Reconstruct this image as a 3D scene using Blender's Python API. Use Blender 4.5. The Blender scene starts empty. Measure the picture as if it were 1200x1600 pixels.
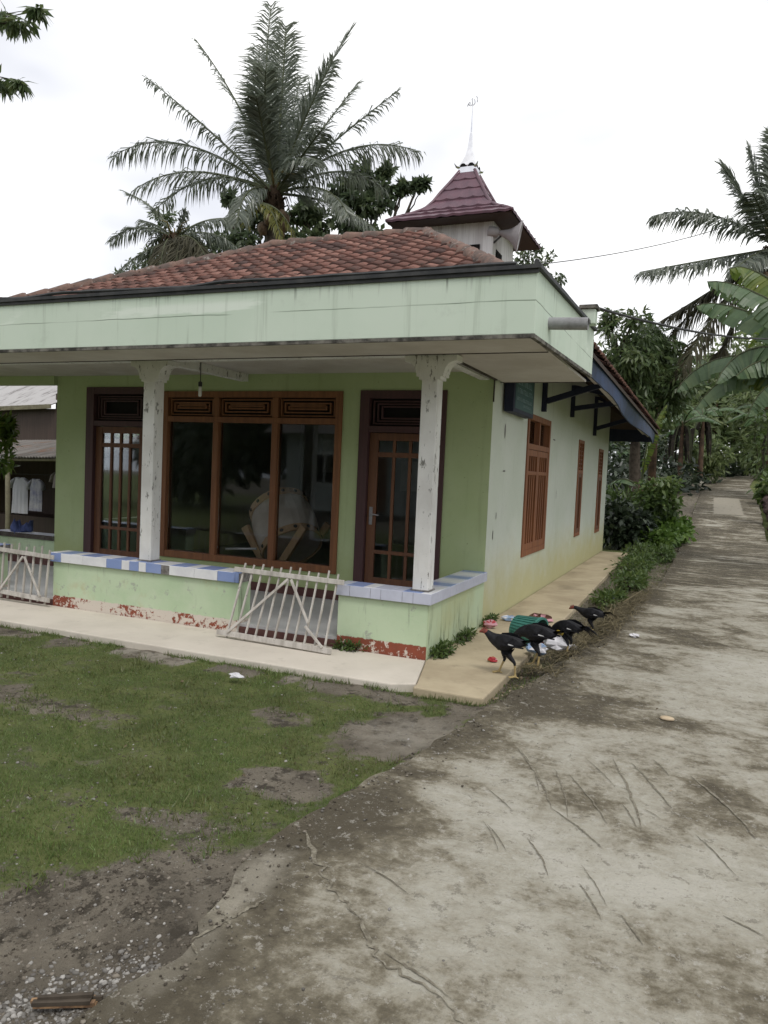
import bpy, math, random
import numpy as np
from mathutils import Vector as V, Matrix, noise as mnoise
SC = bpy.context.scene
COL = SC.collection
rnd = random.Random(7)
PI = math.pi
# ------------------------------------------------------------------ camera
CF, YAW, PITCH, ROLL = 1183.2, math.radians(-23.086), math.radians(-3.158), math.radians(2.5225)
CAMP = V((2.1275, -6.0266, 1.6))
fw = V((math.sin(YAW)*math.cos(PITCH), math.cos(YAW)*math.cos(PITCH), math.sin(PITCH)))
r0 = V((math.cos(YAW), -math.sin(YAW), 0)); u0 = r0.cross(fw)
rt = math.cos(ROLL)*r0 + math.sin(ROLL)*u0
up = -math.sin(ROLL)*r0 + math.cos(ROLL)*u0
cam_d = bpy.data.cameras.new('camera'); cam = bpy.data.objects.new('camera', cam_d); COL.objects.link(cam)
cam.matrix_world = Matrix(((rt.x, up.x, -fw.x, CAMP.x), (rt.y, up.y, -fw.y, CAMP.y), (rt.z, up.z, -fw.z, CAMP.z), (0, 0, 0, 1)))
cam_d.sensor_fit = 'VERTICAL'; cam_d.sensor_height = 32.0; cam_d.lens = CF/1600*32
cam_d.clip_start = .05; cam_d.clip_end = 2000
SC.camera = cam
def far(px, py, d):            # a point of the place at d metres along the view axis
    return CAMP + d*(fw + rt*((px-600)/CF) - up*((py-800)/CF))
# ------------------------------------------------------------------ helpers
def lin(r, g, b):
    f = lambda c: (c/255/12.92) if c/255 <= .04045 else ((c/255+.055)/1.055)**2.4
    return (f(r), f(g), f(b), 1)
class G:
    """small node builder for one material"""
    def __init__(s, name, rough=.85, spec=.3, metal=0):
        s.m = bpy.data.materials.new(name); s.m.use_nodes = True; s.t = s.m.node_tree
        s.b = s.t.nodes['Principled BSDF']; s.out = s.t.nodes['Material Output']
        s.b.inputs['Roughness'].default_value = rough
        s.b.inputs['Specular IOR Level'].default_value = spec
        s.b.inputs['Metallic'].default_value = metal
        s._p = None
    def n(s, t, **k):
        x = s.t.nodes.new(t)
        for a, b in k.items(): setattr(x, a, b)
        return x
    def l(s, a, b): s.t.links.new(a, b)
    def put(s, x, sock):
        if isinstance(x, (int, float)): sock.default_value = x
        elif isinstance(x, (tuple, list)): sock.default_value = x
        else: s.l(x, sock)
    def pos(s):
        if s._p is None: s._p = s.n('ShaderNodeNewGeometry').outputs['Position']
        return s._p
    def stretch(s, sc, rot=(0, 0, 0), vec=None):
        m = s.n('ShaderNodeMapping'); s.l(vec or s.pos(), m.inputs['Vector'])
        m.inputs['Scale'].default_value = sc; m.inputs['Rotation'].default_value = rot
        return m.outputs[0]
    def noise(s, scale, detail=5, rough=.6, vec=None, dist=0):
        x = s.n('ShaderNodeTexNoise'); s.l(vec or s.pos(), x.inputs['Vector'])
        x.inputs['Scale'].default_value = scale; x.inputs['Detail'].default_value = detail
        x.inputs['Roughness'].default_value = rough; x.inputs['Distortion'].default_value = dist
        return x.outputs['Fac']
    def voro(s, scale, vec=None, feature='F1'):
        x = s.n('ShaderNodeTexVoronoi', feature=feature); s.l(vec or s.pos(), x.inputs['Vector']); x.inputs['Scale'].default_value = scale
        return x
    def math(s, op, a, b=0.0):
        x = s.n('ShaderNodeMath', operation=op); s.put(a, x.inputs[0]); s.put(b, x.inputs[1]); return x.outputs[0]
    def step(s, f, lo, hi, a=0.0, b=1.0):
        x = s.n('ShaderNodeMapRange', interpolation_type='SMOOTHSTEP'); s.put(f, x.inputs['Value'])
        x.inputs['From Min'].default_value = lo; x.inputs['From Max'].default_value = hi
        x.inputs['To Min'].default_value = a; x.inputs['To Max'].default_value = b
        return x.outputs['Result']
    def mix(s, f, a, b, mode='MIX'):
        x = s.n('ShaderNodeMix', data_type='RGBA', blend_type=mode)
        s.put(f, x.inputs[0]); s.put(a, x.inputs[6]); s.put(b, x.inputs[7]); return x.outputs[2]
    def ramp(s, f, stops):
        x = s.n('ShaderNodeValToRGB'); s.l(f, x.inputs[0]); e = x.color_ramp.elements
        while len(e) < len(stops): e.new(.5)
        for i, (p, c) in enumerate(stops): e[i].position = p; e[i].color = c
        return x.outputs[0]
    def attr(s, n): return s.n('ShaderNodeAttribute', attribute_name=n).outputs['Fac']
    def xyz(s, i):
        x = s.n('ShaderNodeSeparateXYZ'); s.l(s.pos(), x.inputs[0]); return x.outputs[i]
    def color(s, c): s.put(c, s.b.inputs['Base Color']); return s
    def bump(s, h, st=.3, dist=.01):
        x = s.n('ShaderNodeBump'); x.inputs['Strength'].default_value = st; x.inputs['Distance'].default_value = dist
        s.l(h, x.inputs['Height']); s.l(x.outputs[0], s.b.inputs['Normal']); return s
def simple(name, c, c2=None, scale=6, rough=.8, spec=.3, metal=0, bump=.15, detail=6):
    g = G(name, rough, spec, metal); c2 = c2 or tuple(x*.7 for x in c[:3])+(1,)
    f = g.noise(scale, detail, .65)
    g.color(g.mix(g.step(f, .35, .68), c, c2))
    if bump: g.bump(g.noise(scale*6, 4), bump, .006)
    return g.m
def leafmat(name, stops, rough=.5, trans=.35, spec=.35):
    trans = max(trans, .42) if trans > .2 else trans; spec = max(spec, .5); rough = min(rough, .42) if rough < .7 else rough
    g = G(name, rough, spec)
    c = g.ramp(g.attr('var'), stops)
    c = g.mix(.5, c, g.mix(g.noise(9, 3), (.55, .55, .55, 1), (1.35, 1.35, 1.35, 1)), 'MULTIPLY')
    g.color(c)
    tr = g.n('ShaderNodeBsdfTranslucent'); g.l(c, tr.inputs['Color'])
    mx = g.n('ShaderNodeMixShader'); mx.inputs[0].default_value = trans
    g.l(g.b.outputs[0], mx.inputs[1]); g.l(tr.outputs[0], mx.inputs[2]); g.l(mx.outputs[0], g.out.inputs['Surface'])
    return g.m
ORIG = {}
def meta(o, label=None, cat=None, group=None, kind=None):
    if label: o['label'] = label
    if cat: o['category'] = cat
    if group: o['group'] = group
    if kind: o['kind'] = kind
    return o
def thing(name, label, cat, loc=(0, 0, 0), group=None):
    o = bpy.data.objects.new(name, None); COL.objects.link(o); o.location = loc; o.empty_display_size = .2
    ORIG[o] = V(loc); return meta(o, label, cat, group)
class MB:
    def __init__(s): s.v = []; s.f = []; s.m = []; s.a = []
    def add(s, vs, fs, mi=0, var=0.5):
        b = len(s.v); s.v += [tuple(x) for x in vs]
        for f in fs: s.f.append(tuple(b+i for i in f)); s.m.append(mi); s.a.append(var)
        return s
    def quad(s, a, b, c, d, mi=0, var=.5): return s.add((a, b, c, d), ((0, 1, 2, 3),), mi, var)
    def box(s, x0, x1, y0, y1, z0, z1, mi=0, var=.5):
        return s.add([(x, y, z) for z in (z0, z1) for y in (y0, y1) for x in (x0, x1)],
            ((0, 2, 3, 1), (4, 5, 7, 6), (0, 1, 5, 4), (1, 3, 7, 5), (3, 2, 6, 7), (2, 0, 4, 6)), mi, var)
    def bar(s, p, q, w, h, upv=(0, 0, 1), mi=0, var=.5):
        p, q = V(p), V(q); d = (q-p).normalized(); uu = V(upv)
        sd = d.cross(uu)
        if sd.length < 1e-4: sd = d.cross(V((1, 0, 0)))
        sd.normalize(); nn = sd.cross(d).normalized()
        vs = [b+sd*(w/2*i)+nn*(h/2*j) for b in (p, q) for j in (-1, 1) for i in (-1, 1)]
        return s.add(vs, ((0, 1, 3, 2), (4, 6, 7, 5), (0, 4, 5, 1), (1, 5, 7, 3), (3, 7, 6, 2), (2, 6, 4, 0)), mi, var)
    def tube(s, pts, rad, n=8, mi=0, var=.5, caps=True, flat=1.0):
        pts = [V(p) for p in pts]; L = len(pts)
        if not hasattr(rad, '__len__'): rad = [rad]*L
        t0 = (pts[1]-pts[0]).normalized(); ref = V((0, 0, 1)) if abs(t0.z) < .9 else V((1, 0, 0))
        vs = []
        for i, p in enumerate(pts):
            t = (pts[min(i+1, L-1)]-pts[max(i-1, 0)]).normalized()
            a = t.cross(ref)
            if a.length < 1e-5: a = t.orthogonal()
            a.normalize(); b = t.cross(a); 
            for k in range(n):
                an = 2*PI*k/n; vs.append(p+a*(rad[i]*math.cos(an))+b*(rad[i]*flat*math.sin(an)))
        fs = [(i*n+k, i*n+(k+1) % n, (i+1)*n+(k+1) % n, (i+1)*n+k) for i in range(L-1) for k in range(n)]
        if caps: fs += [tuple(range(n))[::-1], tuple((L-1)*n+k for k in range(n))]
        return s.add(vs, fs, mi, var)
    def lathe(s, prof, mat4=None, n=20, mi=0, var=.5, caps=False):
        mat4 = mat4 or Matrix.Identity(4); vs = []
        for r, z in prof:
            for k in range(n):
                an = 2*PI*k/n; vs.append(mat4 @ V((r*math.cos(an), r*math.sin(an), z)))
        L = len(prof)
        fs = [(i*n+k, i*n+(k+1) % n, (i+1)*n+(k+1) % n, (i+1)*n+k) for i in range(L-1) for k in range(n)]
        if caps: fs += [tuple(range(n))[::-1], tuple((L-1)*n+k for k in range(n))]
        return s.add(vs, fs, mi, var)
    def prism(s, poly, fn, d0, d1, mi=0, var=.5):
        n = len(poly); vs = [fn(a, b, d0) for a, b in poly]+[fn(a, b, d1) for a, b in poly]
        fs = [tuple(range(n))[::-1], tuple(range(n, 2*n))]+[(i, (i+1) % n, n+(i+1) % n, n+i) for i in range(n)]
        return s.add(vs, fs, mi, var)
    def build(s, name, mats, parent=None, smooth=False, bevel=0, origin=None, label=None, cat=None, group=None, kind=None):
        if not isinstance(mats, (list, tuple)): mats = [mats]
        if parent is not None: og = ORIG[parent]
        elif origin is not None: og = V(origin)
        else:
            a = np.array(s.v); og = V(((a[:, 0].min()+a[:, 0].max())/2, (a[:, 1].min()+a[:, 1].max())/2, a[:, 2].min()))
        me = bpy.data.meshes.new(name)
        me.from_pydata([(x-og.x, y-og.y, z-og.z) for x, y, z in s.v], [], s.f)
        for m in mats: me.materials.append(m)
        me.polygons.foreach_set('material_index', s.m)
        if smooth: me.polygons.foreach_set('use_smooth', [True]*len(s.f))
        at = me.attributes.new('var', 'FLOAT', 'FACE'); at.data.foreach_set('value', s.a)
        me.validate(); me.update()
        o = bpy.data.objects.new(name, me); COL.objects.link(o)
        if parent is not None: o.parent = parent
        else: o.location = og
        ORIG[o] = og
        if bevel:
            md = o.modifiers.new('bevel', 'BEVEL'); md.width = bevel; md.segments = 2; md.limit_method = 'ANGLE'; md.angle_limit = math.radians(40)
        return meta(o, label, cat, group, kind)
def mesh_np(name, verts, faces, mats, var=None, parent=None, origin=(0, 0, 0), smooth=False, **k):
    og = ORIG[parent] if parent is not None else V(origin)
    me = bpy.data.meshes.new(name); verts = np.asarray(verts, np.float32)-np.array(og, np.float32); faces = np.asarray(faces, np.int32)
    nf, c = faces.shape
    me.vertices.add(len(verts)); me.vertices.foreach_set('co', verts.ravel())
    me.loops.add(nf*c); me.loops.foreach_set('vertex_index', faces.ravel())
    me.polygons.add(nf); me.polygons.foreach_set('loop_start', np.arange(0, nf*c, c, dtype=np.int32))
    try: me.polygons.foreach_set('loop_total', np.full(nf, c, np.int32))
    except Exception: pass
    if smooth: me.polygons.foreach_set('use_smooth', np.ones(nf, bool))
    for m in (mats if isinstance(mats, (list, tuple)) else [mats]): me.materials.append(m)
    if var is not None:
        at = me.attributes.new('var', 'FLOAT', 'FACE'); at.data.foreach_set('value', np.asarray(var, np.float32))
    me.update(calc_edges=True); me.validate()
    o = bpy.data.objects.new(name, me); COL.objects.link(o)
    if parent is not None: o.parent = parent
    else: o.location = og
    ORIG[o] = og
    return meta(o, **k)
def copy_tree(o, parent=None):
    c = o.copy(); COL.objects.link(c)
    if parent is not None: c.parent = parent; c.matrix_parent_inverse = o.matrix_parent_inverse
    for ch in list(o.children): copy_tree(ch, c)
    return c
def sstep(x, a, b):
    t = min(1, max(0, (x-a)/(b-a))); return t*t*(3-2*t)
def fbm(x, y, z=0, o=3): return mnoise.fractal(V((x, y, z)), .8, 2.0, o)
# ------------------------------------------------------------------ light
EL, AZ = math.radians(58), math.radians(140)      # sun behind clouds, from the right of the porch front
w = bpy.data.worlds.new('World'); SC.world = w; w.use_nodes = True
t = w.node_tree; bg = t.nodes['Background']
sky = t.nodes.new('ShaderNodeTexSky'); sky.sky_type = 'NISHITA'; sky.sun_disc = False
sky.sun_elevation = EL; sky.sun_rotation = AZ
tc = t.nodes.new('ShaderNodeTexCoord'); mp = t.nodes.new('ShaderNodeMapping'); mp.inputs['Scale'].default_value = (1.3, 1.3, 3.2); mp.inputs['Location'].default_value = (.35, .1, .2)
t.links.new(tc.outputs['Generated'], mp.inputs['Vector'])
nz = t.nodes.new('ShaderNodeTexNoise'); nz.inputs['Scale'].default_value = 1.6; nz.inputs['Detail'].default_value = 4; t.links.new(mp.outputs[0], nz.inputs['Vector'])
cr = t.nodes.new('ShaderNodeValToRGB'); e = cr.color_ramp.elements
e[0].position = .37; e[0].color = (.60, .615, .675, 1); e[1].position = .60; e[1].color = (1, 1, 1, 1)
t.links.new(nz.outputs['Fac'], cr.inputs[0])
sc_ = t.nodes.new('ShaderNodeMix'); sc_.data_type = 'RGBA'; sc_.blend_type = 'MULTIPLY'; sc_.inputs[0].default_value = 1
t.links.new(cr.outputs[0], sc_.inputs[6]); sc_.inputs[7].default_value = (10.7, 10.6, 10.4, 1)
mx = t.nodes.new('ShaderNodeMix'); mx.data_type = 'RGBA'; mx.inputs[0].default_value = .88     # thick cloud cover over the clear sky
t.links.new(sky.outputs[0], mx.inputs[6]); t.links.new(sc_.outputs[2], mx.inputs[7]); t.links.new(mx.outputs[2], bg.inputs['Color'])
bg.inputs['Strength'].default_value = .1
sd = bpy.data.lights.new('sun', 'SUN'); sd.energy = 1.1; sd.angle = math.radians(16); sd.color = (1, .97, .92)
sun = bpy.data.objects.new('sun', sd); COL.objects.link(sun)
sv = V((math.sin(AZ)*math.cos(EL), math.cos(AZ)*math.cos(EL), math.sin(EL)))
sun.rotation_euler = sv.to_track_quat('Z', 'Y').to_euler(); sun.location = (20, -8, 30)
SC.view_settings.view_transform = 'Standard'; SC.view_settings.look = 'None'; SC.view_settings.exposure = .45; SC.view_settings.gamma = 1
SC.cycles.max_bounces = 8; SC.cycles.transparent_max_bounces = 12
# ------------------------------------------------------------------ materials
def wallpaint(name, base, alt, dirt, lowdirt, low0, low1, streak=.35, peel=None, rough=.9):
    g = G(name, rough, .2)
    c = g.mix(g.step(g.noise(1.1, 4), .35, .7), base, alt)
    c = g.mix(g.math('MULTIPLY', g.step(g.noise(7, 6, .7), .5, .8), .35), c, tuple(x*.72 for x in base[:3])+(1,))
    st = g.step(g.noise(1, 6, .62, g.stretch((7, 7, .55))), .56, .82)
    c = g.mix(g.math('MULTIPLY', st, streak), c, dirt)
    z = g.math('ADD', g.xyz(2), g.math('MULTIPLY', g.math('SUBTRACT', g.noise(2.3, 6, .7), .5), .9))
    c = g.mix(g.step(z, low0, low1, .85, 0), c, lowdirt)
    sp = g.step(g.noise(38, 2), .70, .75)
    c = g.mix(g.math('MULTIPLY', sp, .5), c, tuple(x*.45 for x in dirt[:3])+(1,))
    if peel:
        p = g.step(g.math('ADD', g.noise(4.2, 8, .72), g.math('MULTIPLY', g.noise(26, 3), .12)), peel[1], peel[1]+.03)
        c = g.mix(p, c, peel[0])
    g.color(c); g.bump(g.noise(45, 5, .7), .25, .004); return g.m
m_side = wallpaint('side_wall_paint', (.585, .62, .545, 1), (.54, .585, .495, 1), (.30, .32, .25, 1), (.45, .42, .20, 1), .05, .95, .55)
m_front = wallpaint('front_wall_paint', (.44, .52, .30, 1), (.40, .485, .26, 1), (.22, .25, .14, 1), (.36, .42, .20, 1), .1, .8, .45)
g = G('parapet_paint', .9, .2)                                     # mint paint, red painted foot, flaked in places
base = g.mix(g.step(g.noise(1.4, 5), .35, .7), (.50, .60, .42, 1), (.42, .54, .35, 1))
base = g.mix(g.step(g.math('ADD', g.noise(2.4, 5, .7), 0), .55, .75), base, (.46, .46, .27, 1))
st = g.step(g.noise(1, 7, .68, g.stretch((16, 16, 1.5))), .60, .74)
base = g.mix(g.math('MULTIPLY', st, .8), base, (.17, .18, .13, 1))
base = g.mix(g.math('MULTIPLY', g.step(g.noise(5, 8, .78), .575, .62), .8), base, (.33, .35, .30, 1))
base = g.mix(g.math('MULTIPLY', g.step(g.noise(3, 5, .7), .5, .7), .35), base, (.56, .60, .48, 1))
red = g.mix(g.step(g.noise(5, 6, .7), .3, .7), (.27, .075, .045, 1), (.20, .065, .04, 1))
fl = g.step(g.math('ADD', g.noise(15, 7, .75), g.math('ADD', g.math('MULTIPLY', g.noise(1.3, 2), .55), g.step(g.xyz(0), -1.4, -2.6, 0, .075))), .80, .83)
red = g.mix(fl, red, (.60, .54, .47, 1))
zz = g.math('ADD', g.xyz(2), g.math('MULTIPLY', g.math('SUBTRACT', g.noise(19, 6, .7), .5), .045))
m_par = g.color(g.mix(g.step(zz, .108, .118), red, base)).bump(g.noise(30, 6, .7), .3, .006).m
g = G('parapet_side_paint', .9, .2)                                # the end towards the yard: mossy streaks
base = g.mix(g.step(g.noise(1.4, 5), .35, .7), (.47, .57, .39, 1), (.45, .49, .29, 1))
st = g.step(g.noise(1, 8, .72, g.stretch((13, 13, 1.9))), .50, .68)
hz = g.step(g.math('ADD', g.xyz(2), g.math('MULTIPLY', g.noise(5, 5), .3)), .1, .62, 1, .12)
base = g.mix(g.math('MULTIPLY', st, hz), base, (.075, .085, .05, 1))
m_parside = g.color(base).bump(g.noise(30, 6, .7), .3, .006).m
g = G('fascia_paint', .8, .25)
c = g.mix(g.step(g.noise(.9, 4), .35, .7), (.585, .665, .565, 1), (.54, .63, .525, 1))
wp = g.step(g.noise(1, 5, .6, g.stretch((.8, .8, 4))), .55, .63)
band = g.math('MULTIPLY', g.step(g.xyz(2), 2.80, 2.86), g.step(g.xyz(2), 2.90, 2.96, 1, 0))
c = g.mix(g.math('MULTIPLY', g.math('MULTIPLY', wp, band), .8), c, (.72, .78, .70, 1))
st = g.step(g.noise(1, 6, .65, g.stretch((9, 9, .35))), .56, .74)
c = g.mix(g.math('MULTIPLY', st, .6), c, (.25, .30, .23, 1))
st2 = g.math('MULTIPLY', g.step(g.noise(1, 5, .7, g.stretch((22, 22, .6))), .55, .70), g.step(g.math('ADD', g.xyz(2), g.math('MULTIPLY', g.noise(6, 4), .25)), 2.98, 3.20))
c = g.mix(g.math('MULTIPLY', st2, .75), c, (.10, .11, .09, 1))
c = g.mix(g.math('MULTIPLY', g.step(g.noise(3.2, 6, .7), .56, .72), .35), c, (.40, .45, .38, 1))
br = g.n('ShaderNodeTexBrick'); g.l(g.stretch((1, 1, 1), (PI/2, 0, 0)), br.inputs['Vector'])
seam = g.step(g.math('ABSOLUTE', g.math('SUBTRACT', g.xyz(2), g.math('ADD', 2.81, g.math('MULTIPLY', g.noise(1.5, 3), .03)))), .002, .005, 1, 0)
c = g.mix(g.math('MULTIPLY', seam, g.step(g.noise(.8, 2), .42, .55)), c, (.20, .25, .19, 1))
m_fascia = g.color(c).bump(g.noise(20, 5), .15, .004).m
m_edge = simple('mouldy_edge', (.20, .19, .165, 1), (.035, .033, .03, 1), 9, .95, .2)
m_gutter = simple('black_gutter', (.022, .024, .026, 1), (.05, .05, .05, 1), 7, .6, .4)
m_soffit = simple('soffit_board', (.62, .585, .55, 1), (.50, .46, .42, 1), 1.3, .9, .2, 0, .05)
m_batten = simple('dark_batten', (.055, .045, .04, 1), (.10, .09, .08, 1), 9, .9, .2)
g = G('pillar_paint', .85, .25)
c = g.mix(g.step(g.noise(2.5, 5), .35, .7), (.74, .735, .715, 1), (.62, .61, .585, 1))
st = g.step(g.noise(1, 6, .7, g.stretch((14, 14, 1.6))), .56, .75)
c = g.mix(g.math('MULTIPLY', st, .55), c, (.40, .37, .335, 1))
spk = g.step(g.math('ADD', g.noise(1, 6, .75, g.stretch((24, 24, 7))), g.math('MULTIPLY', g.noise(2.2, 3), .25)), .715, .745)
c = g.mix(g.math('MULTIPLY', spk, .85), c, (.12, .115, .10, 1))
m_pillar = g.color(c).bump(g.noise(22, 6, .7), .35, .006).m
m_bluetile = simple('blue_tile', (.22, .295, .53, 1), (.27, .335, .56, 1), 5, .25, .5, 0, .03)
m_whitetile = simple('white_tile', (.76, .765, .78, 1), (.66, .66, .69, 1), 5, .25, .5, 0, .03)
m_paletile = simple('pale_tile', (.56, .58, .69, 1), (.50, .52, .62, 1), 5, .25, .5, 0, .03)
m_grout = simple('grout', (.25, .24, .23, 1), (.12, .11, .10, 1), 20, .95, .1)
m_floor = simple('porch_floor_tile', (.50, .50, .50, 1), (.42, .42, .42, 1), 3, .45, .4, 0, .03)
m_riser = simple('maroon_skirting', (.085, .035, .032, 1), (.12, .06, .05, 1), 6, .7, .3)
def wood(name, a, b, sc=(3, 3, 1), rough=.6, spec=.35):
    g = G(name, rough, spec); f = g.noise(1, 7, .65, g.stretch((sc[0]*9, sc[1]*9, sc[2]*1.2)), .4)
    g.color(g.mix(g.step(f, .3, .72), a, b)); g.bump(f, .15, .003); return g.m
m_frame = wood('orange_brown_wood', (.245, .105, .045, 1), (.165, .07, .033, 1))
m_doorw = wood('brown_door_wood', (.17, .075, .038, 1), (.11, .05, .03, 1))
m_jamb = wood('maroon_frame_wood', (.085, .04, .042, 1), (.062, .032, .034, 1))
m_shut = wood('shutter_wood', (.28, .11, .045, 1), (.17, .065, .032, 1))
m_dark = simple('dark_void', (.012, .011, .011, 1), (.02, .018, .018, 1), 3, .9, .1)
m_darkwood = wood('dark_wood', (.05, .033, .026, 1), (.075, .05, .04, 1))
g = G('window_glass', .03, .5)
tr = g.n('ShaderNodeBsdfTransparent'); tr.inputs[0].default_value = (.92, .93, .93, 1)
gl = g.n('ShaderNodeBsdfGlossy'); gl.inputs['Roughness'].default_value = .03; gl.inputs['Color'].default_value = (.8, .85, .9, 1)
fr = g.n('ShaderNodeFresnel'); fr.inputs['IOR'].default_value = 1.45
ms = g.n('ShaderNodeMixShader'); g.l(fr.outputs[0], ms.inputs[0]); g.l(tr.outputs[0], ms.inputs[1]); g.l(gl.outputs[0], ms.inputs[2]); g.l(ms.outputs[0], g.out.inputs['Surface'])
m_glass = g.m
g = G('roof_tile', .9, .15)
c = g.ramp(g.attr('var'), [(0, (.085, .055, .05, 1)), (.25, (.15, .078, .064, 1)), (.6, (.205, .106, .086, 1)), (1, (.285, .16, .13, 1))])
c = g.mix(g.step(g.noise(13, 6, .7), .50, .68), c, (.075, .058, .05, 1))
c = g.mix(g.math('MULTIPLY', g.step(g.noise(2.1, 4), .55, .7), .6), c, (.07, .055, .048, 1))
m_tile = g.color(c).bump(g.noise(40, 5), .3, .004).m
g = G('ridge_cement', .95, .15)
c = g.mix(g.step(g.noise(4, 6, .7), .38, .6), (.20, .13, .105, 1), (.11, .085, .075, 1))
c = g.mix(g.step(g.noise(9, 7, .75), .56, .66), c, (.30, .275, .25, 1))
m_ridge = g.color(c).bump(g.noise(20, 6, .7), .6, .015).m
m_tileedge = simple('fresh_tile_edge', (.42, .16, .09, 1), (.24, .09, .055, 1), 6, .9, .15)
m_navy = simple('navy_board', (.03, .055, .13, 1), (.018, .028, .062, 1), 3, .55, .35, 0, .05)
m_navyd = simple('navy_bracket', (.016, .02, .045, 1), (.026, .03, .055, 1), 5, .6, .3)
m_pvc = simple('grey_pipe', (.30, .30, .31, 1), (.17, .165, .17, 1), 6, .5, .4)
m_metalroof = simple('maroon_metal_roof', (.125, .058, .078, 1), (.09, .046, .064, 1), 5, .45, .5, 0, .05)
m_towerwall = None
g = G('tower_wall_paint', .85, .2)
c = g.mix(g.step(g.noise(1, 5, .6, g.stretch((22, 22, .6))), .4, .65), (.78, .77, .77, 1), (.62, .60, .60, 1))
m_towerwall = g.color(c).m
m_steel = simple('polished_steel', (.78, .78, .80, 1), (.62, .62, .64, 1), 7, .18, .5, 1.0, 0)
m_horn = simple('grey_horn', (.42, .40, .41, 1), (.34, .32, .33, 1), 4, .55, .4, 0, 0)
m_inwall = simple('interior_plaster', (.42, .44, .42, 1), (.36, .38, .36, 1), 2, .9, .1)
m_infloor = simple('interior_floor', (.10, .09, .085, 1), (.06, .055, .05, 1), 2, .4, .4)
# ------------------------------------------------------------------ ground, road, walkways
RLX = [(-12, .1), (-9, .15), (-6, .40), (-4.48, .55), (-4.03, .64), (-3.74, .57), (-3.40, .50), (-3.06, .52), (-2.76, .57), (-2.09, .67), (-1.68, .76), (-1, .82), (.45, 1.03), (2.71, 1.26), (5.23, 1.415), (7.87, 1.53), (12, 1.55), (15.5, 1.634), (19.3, 1.72), (28.7, 1.86), (31.6, 2.3), (36, 3.2), (40, 3.6), (60, 5)]
RRX = [(-12, 4.6), (8, 4.2), (14, 3.75), (16.3, 3.60), (23, 3.77), (29.5, 3.84), (32.2, 3.82), (37, 4.3), (60, 7)]
RZ = [(-60, 0), (11, 0), (13, .04), (15.5, .16), (17.5, .38), (19.3, .59), (23, .95), (28.7, 1.33), (31.6, 1.58), (36, 2.0), (40, 2.25), (60, 2.7), (200, 3.2)]
itp = lambda tab, y: float(np.interp(y, [a for a, b in tab], [b for a, b in tab]))
def gh(x, y):
    """height of the soil"""
    h = itp(RZ, y)*(.35+.65*sstep(x, -1.0, 1.2))-.06+.02*fbm(x*1.3, y*1.3)+.008*fbm(x*6, y*6, 3)
    h -= .07*sstep(-y, 3.75, 4.35)*sstep(-x, -.9, -.3)
    h -= .85*sstep(-x, 7.6, 9.4)
    h += max(0, min(4, (x-5.2)*.16))*sstep(y, -2, 14)
    h += .03*sstep(.12-abs(x-itp(RLX, y)), 0, .1)*sstep(-y, -9, 1)
    return h
def grassy(x, y):
    """how much of the lawn grows here (0..1)"""
    rx = itp(RLX, y)
    if y < -.80 and x < rx:
        edge = -3.22+.95*(x-.42) if x < .42 else -3.22
        a = sstep(y, edge-.40, edge+.28)
        a *= 1-.85*sstep(y, -1.22, -.95)*sstep(fbm(x*1.7, 4, 2)+.42, .1, .5)
        for cx, cy, rxx, ryy, d in ((.16, -2.62, .32, .20, .95), (.46, -1.62, .42, .50, .95), (-.35, -1.75, .3, .16, .6), (-1.9, -2.3, .7, .22, .55), (-.1, -3.25, .3, .12, .6), (.2, -1.0, .3, .12, .5), (.75, -1.1, .25, .4, .6)):
            a *= 1-d*sstep(1.25-math.hypot((x-cx)/rxx, (y-cy)/ryy)+.35*fbm(x*5, y*5, 1), .1, .6)
        a *= .62+.38*sstep(fbm(x*2.2, y*2.2, 9)+.3, -.1, .45); a *= .80+.20*sstep(fbm(x*7, y*7, 2)+.15, -.2, .2)
        return max(0, a)
    if y >= -.8 and x > .6 and x < rx: return .45*sstep(y, -.9, -.4)*(.6+.6*fbm(x*3, y*3, 5))
    return .9
m_gd = None
g = G('soil_and_turf', .95, .15)
gr = g.attr('grass')
soil = g.mix(g.step(g.noise(3, 7, .7), .35, .68), (.225, .198, .155, 1), (.125, .108, .084, 1))
soil = g.mix(g.step(g.noise(24, 6, .75), .56, .70), soil, (.30, .28, .235, 1))
soil = g.mix(g.step(g.noise(60, 4, .8), .58, .68), soil, (.05, .042, .032, 1))
soil = g.mix(g.step(g.noise(8, 7, .75), .52, .62), soil, (.072, .062, .048, 1))
soil = g.mix(g.math('MULTIPLY', g.attr('pale'), g.step(g.noise(5, 6, .7), .40, .58)), soil, (.40, .37, .31, 1))
turf = g.mix(g.step(g.noise(5, 6, .7), .35, .65), (.092, .118, .04, 1), (.145, .165, .06, 1))
turf = g.mix(g.step(g.noise(30, 4, .7), .55, .7), turf, (.085, .075, .048, 1))
f = g.step(g.math('ADD', gr, g.math('MULTIPLY', g.math('SUBTRACT', g.noise(10, 6, .75), .5), 1.1)), .36, .62)
m_ground = g.color(g.mix(f, soil, turf))  .bump(g.math('ADD', g.noise(34, 6, .75), g.noise(9, 6, .7)), 1.0, .03).m
xs = np.unique(np.concatenate([np.array([-160, -100, -60, -40, -28, -20, -15, -12, -10]), np.arange(-9, 1.8, .07), np.arange(1.8, 6, .35), np.array([6, 7, 8, 10, 12, 15, 20, 30, 45, 70, 110, 160])]))
ys = np.unique(np.concatenate([np.array([-120, -60, -30, -18, -12, -9, -7.5, -6.5]), np.arange(-6, 1, .07), np.arange(1, 16, .2), np.arange(16, 50, 1.0), np.array([50, 56, 64, 80, 110, 160])]))
vs = np.array([(x, y, gh(x, y)) for y in ys for x in xs]); nx, ny = len(xs), len(ys)
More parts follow.
